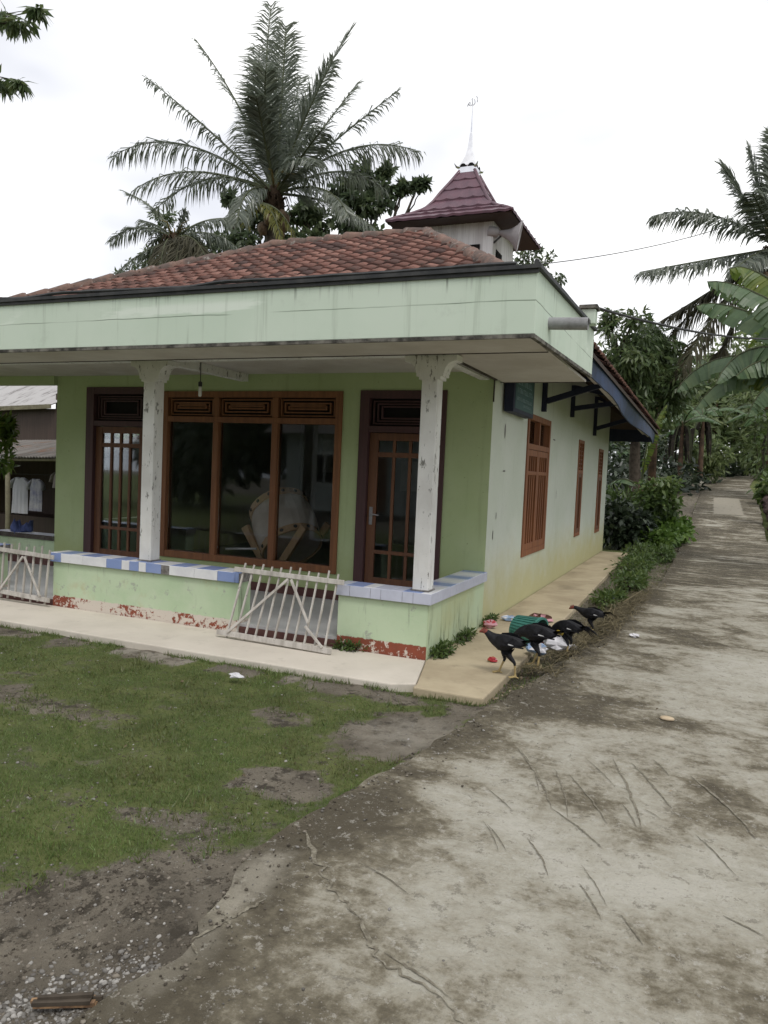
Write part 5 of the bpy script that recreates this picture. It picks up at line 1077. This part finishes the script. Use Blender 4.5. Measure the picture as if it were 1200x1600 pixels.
def banana(label, base, H_, n, L, W, seed, mat_=None, dead=3, lean=(0, 0), leaves=None, group='banana plants by the road'):
    r = random.Random(seed); base = V(base); t = thing('banana_plant', label, 'banana plant', base, group); top = base+V((lean[0], lean[1], H_))
    b = MB(); b.tube([base.lerp(top, k/8)+V((.04*fbm(k, seed), .04*fbm(k, seed, 2), 0)) for k in range(9)], [.15-.09*k/8 for k in range(9)], 10); b.build('pseudostem', m_pseudo, t, smooth=True)
    for k in range(n):
        a_ = 2*PI*(k+.4*r.random())/n+seed; el = r.uniform(.5, 1.1); l = L*r.uniform(.8, 1.1); dv = V((math.cos(a_), math.sin(a_), 0))
        ct = top+dv*(l*.42)+V((0, 0, l*.55*el)); tp = top+dv*(l*.95)+V((0, 0, l*(.35*el-.30))); ban_leaf(t, top-V((0, 0, .15)), ct, tp, W*r.uniform(.85, 1.1), mat_ or m_ban, r, .35, .35)
    for (ct, tp, m_) in (leaves or []): ban_leaf(t, top, ct, tp, W*1.5, m_, r, .55, .95, 34)
    for k in range(dead):
        a_ = 2*PI*r.random(); dv = V((math.cos(a_), math.sin(a_), 0)); l = L*.95; ban_leaf(t, top-V((0, 0, .2)), top+dv*.45+V((0, 0, .05)), top+dv*.42+V((0, 0, -l)), W*.7, m_band, r, .6, 1.15, 16)
    return t
# the big one beyond the right edge, its leaves reaching over the road
bb = V((5.35, 9.2, .5)); tp_ = bb+V((-.35, 0, 2.6))
lv = [(far(1125, 500, 16.0), far(1056, 612, 15.6), m_ban), (far(1170, 480, 15.4), far(1118, 600, 14.8), m_ban), (far(1150, 452, 16.4), far(1088, 478, 16.6), m_ban), (far(1215, 520, 15), far(1150, 588, 14.4), m_ban), (far(1190, 395, 15.8), far(1140, 420, 15.2), m_banl), (far(1200, 560, 15), far(1150, 592, 15.2), m_banl), (far(1160, 520, 15.6), far(1085, 640, 15.4), m_ban), (far(1185, 430, 15), far(1105, 440, 14.6), m_ban), (far(1205, 540, 14.6), far(1168, 650, 14.4), m_ban)]
banana('banana plant at the right edge with torn leaves arching towards the road', bb, 2.7, 5, 2.0, .62, 21, m_ban, 1, (-.35, 0), lv)
def ground_hit(px, py, d):
    k = 14.0
    while k < 40:
        p = far(px, py, k)
        if p.z <= gh(p.x, p.y): return p
        k += .25
    return far(px, py, d)
spots = [(1092, 762, 24, 3.2, 'm_ban', 6, 'banana plant with brown stems beside the left road edge, draped in dead leaves'), (1060, 768, 22.5, 3.0, 'm_ban', 5, 'banana plant left of the stone by the road, hung with dark dry leaves'), (1035, 770, 25, 2.5, 'm_ban', 4, 'banana plant in the shade just right of the mango tree'), (1003, 782, 21, 2.3, 'm_ban', 4, 'banana plant behind the bright young shrub'), (970, 790, 23, 2.4, 'm_ban', 3, 'banana plant in deep shade nearest the house back corner')]
for i, (px, py, d, H_, mk, dd, lab) in enumerate(spots):
    p = ground_hit(px, py, d); banana(lab, (p.x, p.y, gh(p.x, p.y)-.02), H_, 6, 1.9, .55, 30+i, m_ban, dd+3)
p = far(1000, 690, 20); banana('young banana plant with one pale upright leaf under the eave corner', (p.x, p.y, 0), 1.5, 3, 1.1, .3, 44, m_ban, 1, (.1, 0), [(far(1010, 665, 19.6), far(1042, 632, 19.4), m_banl)])
p = far(1030, 560, 24.5); ppp = thing('banana_plant', 'tall banana plant with one leaf standing upright against the sky', 'banana plant', (p.x, p.y, .3), 'banana plants by the road')
b = MB(); b.tube([V((p.x, p.y, .3)), V((p.x, p.y, 3.2)), far(1035, 560, 24.5)], [.15, .11, .06], 9); b.build('pseudostem', m_pseudo, ppp, smooth=True)
for (k, tt, m_) in (((1030, 540), (1016, 488), m_ban), ((1060, 560), (1090, 620), m_ban), ((1010, 560), (985, 620), m_ban), ((1075, 540), (1110, 570), m_ban)): ban_leaf(ppp, far(1035, 575, 24.5), far(*k, 24.3), far(*tt, 24), .62, m_, rnd, .4, .6)
for (px, py, d, H_, sd_, m_, lab) in ((1150, 668, 46, 2.4, 51, m_banl, 'bright green banana plant on the slope above the road end'), (1205, 690, 30, 1.8, 52, m_ban, 'banana plant on the right bank above the road bend'), (1118, 655, 44, 2.6, 53, m_ban, 'banana plant in the thicket left of the road end'), (1205, 600, 27, 2.6, 54, m_banl, 'yellow-green banana plant high on the right bank')):
    p = far(px, py, d); banana(lab, (p.x, p.y, p.z-.9), H_, 7, 2.0, .5, sd_, m_, 1)
p = V((-9.6, 6.6, -.9)); banana('banana plant between the dark shed roof and the pale grey roof', (-9.75, 6.75, -.9), 3.0, 6, 1.1, .38, 61, m_ban, 0)
# ---- shrubs and ground plants
def shrub(name, label, base, blobs, n, ll, lw, mat_, seed, droop=.2, cat='shrub', group=None, stems=7, up_bias=.5):
    base = V(base); t = thing(name, label, cat, base, group); b = MB(); r = random.Random(seed)
    for k in range(stems):
        c = V(blobs[k % len(blobs)][0]); R_ = blobs[k % len(blobs)][1]; e_ = c+V((r.uniform(-.6, .6)*R_[0], r.uniform(-.6, .6)*R_[1], r.uniform(0, .6)*R_[2])); limb(b, base+V((r.uniform(-.08, .08), r.uniform(-.08, .08), -.03)), e_, .018, .006, seed+k)
    b.build('stem', m_bark2, t, smooth=True); leaf_cloud('foliage', t, blobs, n, ll, lw, mat_, seed, droop, up_bias=up_bias); return t
def sb(lst, lift=0): return [(V(c)+V((0, 0, lift+max(0, gh(c[0], c[1])+.06))), r_) for c, r_ in lst]
shrub('young_shrub', 'light green young shrub standing between the house back corner and the road', (.95, 14.2, -.05), sb([((.9, 14.2, 1.25), (.42, .4, .38)), ((1.15, 14.1, 1.0), (.4, .4, .35)), ((.75, 14.0, .85), (.4, .4, .35)), ((1.05, 14.3, .6), (.4, .4, .3)), ((1.2, 14.4, 1.45), (.25, .25, .2))]), 1500, .17, .095, m_shrub, 71, .25)
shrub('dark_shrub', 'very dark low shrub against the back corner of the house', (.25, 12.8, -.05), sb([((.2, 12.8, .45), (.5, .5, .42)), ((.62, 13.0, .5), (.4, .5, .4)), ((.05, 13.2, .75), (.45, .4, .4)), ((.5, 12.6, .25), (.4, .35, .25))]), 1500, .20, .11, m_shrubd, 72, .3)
shrub('creeper', 'bright green broad-leaved creeper spilling onto the road edge', (1.3, 13.8, -.05), sb([((1.15, 13.2, .22), (.4, .6, .2)), ((1.45, 14.2, .25), (.32, .7, .22)), ((.95, 12.8, .2), (.35, .5, .2)), ((1.5, 15.4, .28), (.3, .7, .24)), ((1.2, 14.2, .4), (.4, .6, .25))]), 2300, .15, .10, m_bright, 73, .15)
shrub('fern_bed', 'grassy mid green plants behind the dark shrub', (.3, 15.5, 0), sb([((.1, 15.2, .75), (.8, .6, .5)), ((.8, 15.6, .6), (.6, .6, .5)), ((-.6, 15.4, .8), (.7, .6, .5))]), 2400, .30, .045, m_shrub, 74, .1)
for i, (c, R_, n_, lab) in enumerate((((1.12, 5.7, .1), (.24, .45, .14), 700, 'small leafy weed beside the road edge above the straw heap'), ((1.0, 7.6, .12), (.3, .7, .16), 900, 'low fern-like weeds along the verge further back'), ((.95, 10.2, .15), (.35, .9, .2), 1000, 'weeds on the verge beside the end of the tan walkway'), ((.98, 4.3, .03), (.20, .5, .07), 520, 'sparse low weeds on the verge just beyond the farthest hen'), ((1.02, 8.9, .10), (.32, .6, .15), 800, 'leafy weeds in the middle of the long verge'), ((1.35, 10.6, .12), (.2, .8, .16), 800, 'weeds hanging over the road edge before the bright creeper'))):
    shrub('weed', lab, (c[0], c[1], -.06), sb([(c, R_), ((c[0]+.08, c[1]+.3, c[2]), tuple(x*.7 for x in R_))]), n_, .085, .035, m_shrub, 80+i, .05, 'weed', 'weeds along the road verge', 9)
for i, (c, R_, n_, lab) in enumerate((((.07, .25, .035), (.07, .24, .05), 420, 'dark green weed clump at the foot of the parapet corner'), ((.06, .95, .03), (.05, .32, .04), 300, 'low weeds along the foot of the side wall'), ((.05, 1.9, .03), (.04, .3, .05), 200, 'mossy weeds where the tan walkway meets the wall near the blue wrapper'), ((-.72, -.05, .03), (.16, .04, .04), 200, 'little weed tuft at the foot of the right parapet beside the gate'))):
    shrub('weed', lab, (c[0], c[1], -.01), sb([(c, R_)]), n_, .055, .02, m_shrub, 90+i, .0, 'weed', 'weeds at the foot of the walls', 5)
bl = sb([((-6.9, 2.9, 1.55), (.35, .3, .3)), ((-7.1, 2.9, 1.25), (.3, .3, .3)), ((-7.35, 3.0, 1.75), (.4, .4, .35))])
bl = fb([(-8, 668, 0, .24), (6, 690, 0, .15), (-5, 720, .1, .2), (10, 665, .1, .10)], 10.5)
shrub('garden_shrub', 'bright lime green shrub tip at the left photo edge before the shed', (bl[0][0].x-.3, bl[0][0].y, -.5), bl, 420, .15, .07, m_banl, 95, .1, stems=5, up_bias=.9)
# thicket masses that close the view
bk = [(far(x, y, d), (r_, r_, r_*.75)) for x, y, d, r_ in ((1100, 640, 44, 2.6), (1150, 640, 47, 3), (1200, 630, 45, 3), (1250, 600, 42, 3.5), (1130, 590, 50, 3), (1190, 560, 50, 3.2), (1080, 600, 46, 3), (1160, 690, 46, 1.8), (1110, 690, 44, 1.8), (1210, 690, 40, 2), (1240, 540, 46, 3.5), (1060, 660, 42, 2.5), (1010, 650, 42, 2.8), (960, 650, 40, 3), (1030, 600, 46, 3), (970, 590, 44, 2.5), (920, 640, 42, 3), (1090, 735, 50, 1.6), (1130, 738, 52, 1.6), (1165, 738, 52, 1.6), (1200, 730, 50, 2), (1050, 735, 48, 1.8), (1240, 720, 46, 2))]
leaf_cloud('thicket', None, bk, 15000, .55, .22, m_hill, 101, .25, up_bias=.5, label='distant green thicket closing off the end of the road', cat='thicket', kind='stuff')
for i, (px, py, d, R_, n_, m_, lab) in enumerate(((1104, 705, 36, 1.0, 1200, m_hill, 'round light green bush left of the road end'), (1133, 738, 40, .75, 900, m_shrubd, 'dark rounded bush at the bend of the road'), (1178, 716, 47, 1.2, 1100, m_hill, 'light green bush right of the road bend'), (1212, 760, 26, .5, 500, m_shrub, 'bush on the grassy right bank at the photo edge'), (1122, 622, 46, 1.2, 1000, m_shrub, 'leafy sapling crown in front of the thicket, left of the road end'), (1170, 640, 48, 1.4, 1200, m_hill, 'pale green sapling crown above the road end'), (1200, 622, 37, 1.7, 1900, m_hill, 'broad light green crown at the right edge behind the torn banana leaves'), (1222, 560, 28, 1.2, 1300, m_shrub, 'leafy crown at the right edge under the torn banana leaves'))):
    p = far(px, py, d); gz = itp(RZ, p.y)-.05
    shrub('bush', lab, (p.x, p.y, min(gz, p.z-.4)), [(p, (R_, R_, R_*.75)), (p+V((R_*.6, .3, -.2*R_)), (R_*.7, R_*.7, R_*.5)), (p+V((-R_*.6, .2, -.25*R_)), (R_*.7, R_*.7, R_*.5)), (p+V((.1, 0, -R_*.7)), (R_*.8, R_*.7, R_*.5)), (V((p.x, p.y, (p.z+min(gz, p.z))/2-.2)), (R_*.8, R_*.7, max(.4, (p.z-gz)*.5)))], n_, .30, .13, m_, 110+i, .2, 'bush', None, 6)
bk = [(V((x, y, z)), (r_, r_, r_*.9)) for x, y, z, r_ in ((-1.2, 24, 1.4, 1.5), (-3, 26, 2, 2), (.2, 27, 1.2, 1.4), (-.5, 30, 2, 2), (1.0, 29, 1.3, 1.2), (-2, 21, 1.2, 1.3), (-.6, 20.5, .9, .9))]
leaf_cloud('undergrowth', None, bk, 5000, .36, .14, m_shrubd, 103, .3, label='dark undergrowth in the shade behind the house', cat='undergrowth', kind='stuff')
# low stone wall by the right road edge and a stone by the bananas
m_stone = simple('dark_stone', c4(.095, .065, .06), c4(.04, .03, .028), 4, .95, .15, 0, .6)
t = thing('stone_wall', 'low dark stone wall along the right road edge', 'wall', (4.2, 21, .1))
rr = random.Random(5)
b = MB()
for k in range(26):
    for lv_ in range(2):
        y = 15.5+k*.42+.15*rr.random(); c = V((itp(RRX, y)+.28+.05*rr.random(), y, itp(RZ, y)+.02+.24*lv_)); b.lathe([(0, -.17), (.15, -.13), (.22, 0), (.16, .13), (0, .16)], Matrix.Translation(c) @ Matrix.Rotation(rr.random()*3, 4, 'Z') @ Matrix.Diagonal((.8+.3*rr.random(), 1.1, .85, 1)), 7)
b.v = [(x+.03*fbm(x*4, y*4, z*4), y, z+.03*fbm(y*4, z*4, x)) for x, y, z in b.v]; b.build('masonry', m_stone, t)
m_pale = simple('pale_stone', c4(.50, .47, .40), c4(.36, .33, .27), 8, .9, .2, 0, .4)
def stone(label, loc, s, m_, seed):
    b = MB(); b.lathe([(0, -.6), (.7, -.45), (1, -.05), (.85, .45), (.4, .72), (0, .8)], Matrix.Identity(4), 9); b.v = [(loc[0]+s[0]*x*(1+.3*fbm(x, y, seed)), loc[1]+s[1]*y*(1+.3*fbm(y, z, seed+2)), loc[2]+s[2]*z) for x, y, z in b.v]; return b.build('stone', m_, smooth=True, label=label, cat='stone')
p = ground_hit(1094, 764, 26); stone('pale upright stone at the foot of the banana stems by the road', (p.x, p.y, gh(p.x, p.y)+.15), (.16, .14, .28), m_pale, 3)
x_, y_ = road_px(1042, 1125); stone('flat tan stone lying on the road right of the hens', (x_, y_, .012), (.05, .04, .018), simple('tan_stone', c4(.52, .42, .29), c4(.42, .33, .22), 9), 6)
# ------------------------------------------------------------------ lawn, litter and gravel
rs = np.random.RandomState(4)
def blades(name, pts, hmin, hmax, w, mat_, label, dens=None):
    n = len(pts); a_ = rs.rand(n)*2*np.pi; h = (hmin+(hmax-hmin)*rs.rand(n)**1.6); S = np.stack([np.cos(a_), np.sin(a_), 0*a_], 1)*(w*(.6+.8*rs.rand(n)))[:, None]; ln = rs.normal(size=(n, 3))*.55; ln[:, 2] = 1; ln /= np.linalg.norm(ln, axis=1)[:, None]
    tip = pts+ln*h[:, None]; vs = np.stack([pts-S, pts+S, tip], 1).reshape(-1, 3); b = np.arange(n)*3
    cl = np.array([mnoise.noise(V((p[0]*1.6, p[1]*1.6, 5))) for p in pts]); var = np.clip(.45+.22*rs.normal(size=n)+.45*cl, 0, 1)
    return mesh_np(name, vs, np.stack([b, b+1, b+2], 1), mat_, var, label=label, cat='grass', kind='stuff')
m_grass = leafmat('lawn_blade', RS(c4(.15, .135, .06), c4(.12, .18, .05), c4(.195, .27, .08)), .6, .3)
pts = []; R0 = random.Random(8)
CX, CY = CAMP.x, CAMP.y
while len(pts) < 150000:
    x = R0.uniform(-7.0, .8); y = R0.uniform(-4.6, -.83); d_ = math.hypot(x-CX, y-CY)
    if R0.random() > min(1, (3.2/d_)**1.2): continue
    g_ = grassy(x, y)
    if R0.random() < g_*g_*1.05-.03 and x < itp(RLX, y)-.02: pts.append((x, y, gh(x, y)-.004))
blades('lawn_grass', np.array(pts), .010, .034, .0028, m_grass, 'short patchy lawn grass in front of the porch')
pts = []
for _ in range(16000):
    y = R0.uniform(-.9, 11.4); x = R0.uniform(.62, itp(RLX, y)+.04); 
    if R0.random() < .55+.6*fbm(x*3, y*2, 7): pts.append((x, y, gh(x, y)-.004))
for _ in range(9000):
    y = R0.uniform(11.4, 30); x = R0.uniform(-.6, itp(RLX, y)+.02) if R0.random() < .6 else R0.uniform(itp(RRX, y)-.02, itp(RRX, y)+2); pts.append((x, y, gh(x, y)-.004))
for _ in range(5200):
    x = R0.uniform(-6.8, .74); y = -.83+R0.gauss(0, .025)
    if y < -.815 and fbm(x*1.5, 2, 2) > -.1-.3*(x > -.8): pts.append((x, y, gh(x, y)))
blades('verge_grass', np.array(pts), .012, .06, .0035, m_grass, 'rough grass along the verge and the walkway edges')
pts = []
for (cx, cy, rr_, n_) in ((.72, -3.54, .15, 650), (.75, -3.58, .06, 260), (.86, -3.62, .10, 200), (.60, -3.36, .10, 220), (.50, -3.66, .05, 160), (.58, -4.22, .09, 170), (.50, -4.42, .05, 60), (.98, -3.85, .06, 120)):
    for _ in range(n_): pts.append((cx+R0.gauss(0, rr_*.5), cy+R0.gauss(0, rr_*.45), -.03))
pts = []
while len(pts) < 5200:
    x, y = R0.uniform(-6.5, .8), R0.uniform(-4.3, -.85)
    if grassy(x, y) > .3 and fbm(x*2.7, y*2.7, 12) > .12 and x < itp(RLX, y)-.03: pts.append((x, y, gh(x, y)-.003))
blades('lawn_weeds', np.array(pts), .02, .065, .0042, leafmat('weed_blade', RS(c4(.15, .13, .06), c4(.10, .15, .05), c4(.16, .23, .07)), .6, .35), 'taller weeds and dry stalks standing in ragged clumps in the lawn')
m_tuft = leafmat('tuft_blade', RS(c4(.10, .115, .04), c4(.14, .17, .05), c4(.24, .23, .10)), .6, .3)
blades('grass_tuft', np.array(pts), .02, .10, .0030, m_tuft, 'yellowish grass tufts growing from the cracked road corner')
# dry leaves
m_litter = leafmat('dry_leaf', RS(c4(.07, .05, .03), c4(.17, .125, .075), c4(.36, .30, .21)), .8, .2)
n = 1500; Y_ = rs.uniform(-.6, 11.5, n)**1.0; X_ = np.array([rs.uniform(.72, itp(RLX, y)+.06) for y in Y_]); base = np.array([(x, y, gh(x, y)+.008) for x, y in zip(X_, Y_)])
ex = np.array([(rs.uniform(-5, .4), rs.uniform(-3.6, -.9)) for _ in range(70)]); base = np.concatenate([base, [(x, y, gh(x, y)+.012) for x, y in ex], [(x, y, .012) for x, y in np.stack([rs.uniform(1.4, 3.6, 70), rs.uniform(-3.5, 9, 70)], 1)]]); n = len(base)
a_ = rs.rand(n)*2*np.pi; T = np.stack([np.cos(a_), np.sin(a_), .25*rs.normal(size=n)], 1); S = np.stack([-np.sin(a_), np.cos(a_), .3*rs.normal(size=n)], 1); l = (.008+.022*rs.rand(n)**2.5)[:, None]; l[1500:] *= .6
vs = np.stack([base-T*l, base+S*l*.45+[0, 0, .004], base+T*l, base-S*l*.45+[0, 0, .004]], 1).reshape(-1, 3); b_ = np.arange(n)*4
mesh_np('leaf_litter', vs, np.stack([b_, b_+1, b_+2, b_+3], 1), m_litter, rs.rand(n), label='dry leaves and scraps scattered over the verge and lawn', cat='leaf litter', kind='stuff')
# heap of straw along the road edge
m_straw = leafmat('straw', RS(c4(.07, .058, .028), c4(.135, .11, .055), c4(.27, .225, .13)), .8, .2)
n = 2600; Y_ = np.clip(rs.normal(3.0, 1.5, n), .2, 6.5); X_ = np.array([itp(RLX, y) for y in Y_])-.05+rs.normal(size=n)*.09; Z0_ = .0+.05*rs.rand(n)*np.exp(-((Y_-3)/2)**2)
a_ = rs.normal(1.35, .55, n); l = (.05+.13*rs.rand(n)**2)[:, None]; T = np.stack([np.cos(a_), np.sin(a_), .12*rs.normal(size=n)], 1); S = np.stack([-np.sin(a_), np.cos(a_), 0*a_], 1)*.0028; base = np.stack([X_, Y_, Z0_+.012], 1)
vs = np.stack([base-T*l-S, base-T*l+S, base+T*l+S, base+T*l-S], 1).reshape(-1, 3); b_ = np.arange(n)*4
mesh_np('straw_heap', vs, np.stack([b_, b_+1, b_+2, b_+3], 1), m_straw, rs.rand(n), label='raked dry straw lying along the left road edge by the hens', cat='straw', kind='stuff')
for i, (p, q_, r_, lab) in enumerate((((1.20, 4.1, .03), (1.38, 5.0, .10), .014, 'long dry stick in the litter beyond the hens'), ((1.18, 3.6, .02), (1.26, 4.2, .05), .01, 'short dry stick beside the straw heap'))): 
    b = MB(); b.tube([V(p).lerp(V(q_), k/5)+V((.02*fbm(k, i), 0, .015*fbm(k, 3, i))) for k in range(6)], [r_, r_, r_*.9, r_*.8, r_*.7, r_*.5], 6); b.build('stick', m_straw, label=lab, cat='stick', smooth=True)
x_, y_ = road_px(105, 1518)
b = MB(); zz = gh(x_, y_)+.022; A_, B_ = V((x_-.10, y_-.045, zz)), V((x_+.09, y_+.05, zz+.008))
for k in range(7):                     # split fibres of uneven length
    o = V((R0.gauss(0, .004), R0.gauss(0, .008), R0.gauss(0, .006))); b.bar(A_.lerp(B_, R0.uniform(-.06, .12))+o, A_.lerp(B_, R0.uniform(.82, 1.05))+o*1.3, R0.uniform(.010, .020), R0.uniform(.008, .014), (R0.gauss(0, .3), R0.gauss(0, .3), 1), 0 if k % 3 else 1)
b.build('wood_piece', simple('split_wood', c4(.30, .19, .105), c4(.10, .06, .038), 30, .8, .2) if 0 else [simple('split_wood', c4(.30, .19, .105), c4(.13, .08, .05), 30, .8, .2), m_bark2], label='split piece of orange-brown wood on the gravel at lower left', cat='wood')
# pebbles: gravel bed in the corner, stray ones elsewhere
ph = (1+5**.5)/2; ico = np.array([(-1, ph, 0), (1, ph, 0), (-1, -ph, 0), (1, -ph, 0), (0, -1, ph), (0, 1, ph), (0, -1, -ph), (0, 1, -ph), (ph, 0, -1), (ph, 0, 1), (-ph, 0, -1), (-ph, 0, 1)])/1.9
icf = np.array([(0, 11, 5), (0, 5, 1), (0, 1, 7), (0, 7, 10), (0, 10, 11), (1, 5, 9), (5, 11, 4), (11, 10, 2), (10, 7, 6), (7, 1, 8), (3, 9, 4), (3, 4, 2), (3, 2, 6), (3, 6, 8), (3, 8, 9), (4, 9, 5), (2, 4, 11), (6, 2, 10), (8, 6, 7), (9, 8, 1)])
pb = []
while len(pb) < 1500:
    px, py = R0.uniform(-40, 250), R0.gauss(1520, 28)-.0
    x, y = road_px(px, py-(px-80)*.13+0)
    if x < itp(RLX, y)-.0 and y > -4.9: pb.append((x, y, .0025+.0085*R0.random()**2.2))
while len(pb) < 2000:
    x, y = R0.uniform(-2.5, .6), R0.uniform(-4.4, -3.0)
    if x < itp(RLX, y) and grassy(x, y) < .6: pb.append((x, y, .002+.006*R0.random()**3))
while len(pb) < 2420: x, y = R0.uniform(-4, .7), R0.uniform(-3.4, -.9); pb.append((x, y, .003+.007*R0.random()**2))
while len(pb) < 2620: y = R0.uniform(-4.4, .6); x = itp(RLX, y)+abs(R0.gauss(0, .35)); pb.append((x, y, .002+.006*R0.random()**3))
PB = np.array([(x, y, (gh(x, y) if x < itp(RLX, y) else .004)) for x, y, r_ in pb]); RR_ = np.array([p[2] for p in pb]); n = len(pb)
sc3 = (RR_[:, None]*np.stack([.8+.6*rs.rand(n), .8+.6*rs.rand(n), .5+.35*rs.rand(n)], 1))
vs = (ico[None]*(1+.18*rs.normal(size=(n, 12, 1)))*sc3[:, None, :]+PB[:, None, :]).reshape(-1, 3)
fs = (icf[None]+(np.arange(n)*12)[:, None, None]).reshape(-1, 3)
g = G('pebble', .85, .25); g.color(g.ramp(g.attr('var'), [(0, c4(.08, .072, .062)), (.5, c4(.175, .165, .15)), (1, c4(.36, .345, .32))])); m_peb = g.m
mesh_np('gravel', vs, fs, m_peb, np.repeat(rs.rand(n), 20), smooth=True, label='grey gravel spilled beside the broken road corner', cat='gravel', kind='stuff')

cl = []
while len(cl) < 5200:
    x, y = R0.uniform(-2.5, .75), R0.uniform(-4.7, -2.2)
    if x < itp(RLX, y)+.02 and grassy(x, y) < R0.random()*.75: cl.append((x, y, gh(x, y)-.001, .0022+.007*R0.random()**3))
while len(cl) < 6200:
    y = R0.uniform(-4.5, 2.5); x = itp(RLX, y)+abs(R0.gauss(0, .12)); cl.append((x, y, itp(RZ, y)+.003, .002+.005*R0.random()**3))
CL = np.array(cl); n = len(cl); sc3 = CL[:, 3:4]*np.stack([.8+.8*rs.rand(n), .8+.8*rs.rand(n), .5+.4*rs.rand(n)], 1)
vs = (ico[None]*(1+.22*rs.normal(size=(n, 12, 1)))*sc3[:, None, :]+CL[:, None, :3]).reshape(-1, 3)
g = G('soil_crumb', .95, .1); g.color(g.ramp(g.attr('var'), [(0, c4(.045, .038, .03)), (.6, c4(.11, .095, .075)), (1, c4(.22, .195, .16))]))
mesh_np('soil_crumbs', vs, (icf[None]+(np.arange(n)*12)[:, None, None]).reshape(-1, 3), g.m, np.repeat(rs.rand(n), 20), label='crumbs of earth lying over the bare soil and road edge', cat='soil', kind='stuff')
# ------------------------------------------------------------------ what stands across the yard, behind the camera (mirrored in the panes)
bk = [(V((x, y, z)), (r_, r_*.6, r_*.9)) for x, y, z, r_ in [(-26+k*4.2, -27+2*math.sin(k*2.1), 2.6+1.6*math.sin(k*1.7)**2, 3.4) for k in range(13)]+[(-24+k*5, -30, 6+2*math.sin(k*2.3), 3.2) for k in range(11)]]
leaf_cloud('hedgerow', None, bk, 30000, .95, .5, m_shrubd, 131, .3, label='dense row of trees across the yard, behind the viewer', cat='trees', kind='stuff')
t = thing('cottage', 'white cottage across the yard, mirrored in the porch windows', 'building', (-9, -19, -.1))
b = MB(); wall_panel(b, 'x', -17, .15, -13.5, -5.5, -.1, 3, []); b.box(-13.5, -5.5, -22, -17.001, -.1, 3); b.build('wall', m_inwall, t)
b = MB(); b.prism([(-16.2, 2.9), (-19.5, 4.8), (-22.8, 2.9)], lambda y, z, d: (d, y, z), -14.2, -4.8); b.build('roof', m_tin, t)
for x0_ in (-12.4, -7.6): b = MB(); b.box(x0_, x0_+1.3, -16.84, -16.80, .9, 2.2); w_ = b.build('window', m_bulb, t); b = MB(); b.box(x0_+.1, x0_+.62, -16.799, -16.79, 1, 2.1); b.box(x0_+.68, x0_+1.2, -16.799, -16.79, 1, 2.1); b.build('pane', m_dark, w_)
b = MB(); b.box(-10.1, -9.1, -16.84, -16.80, 0, 2.1); b.build('door', m_doorw, t)
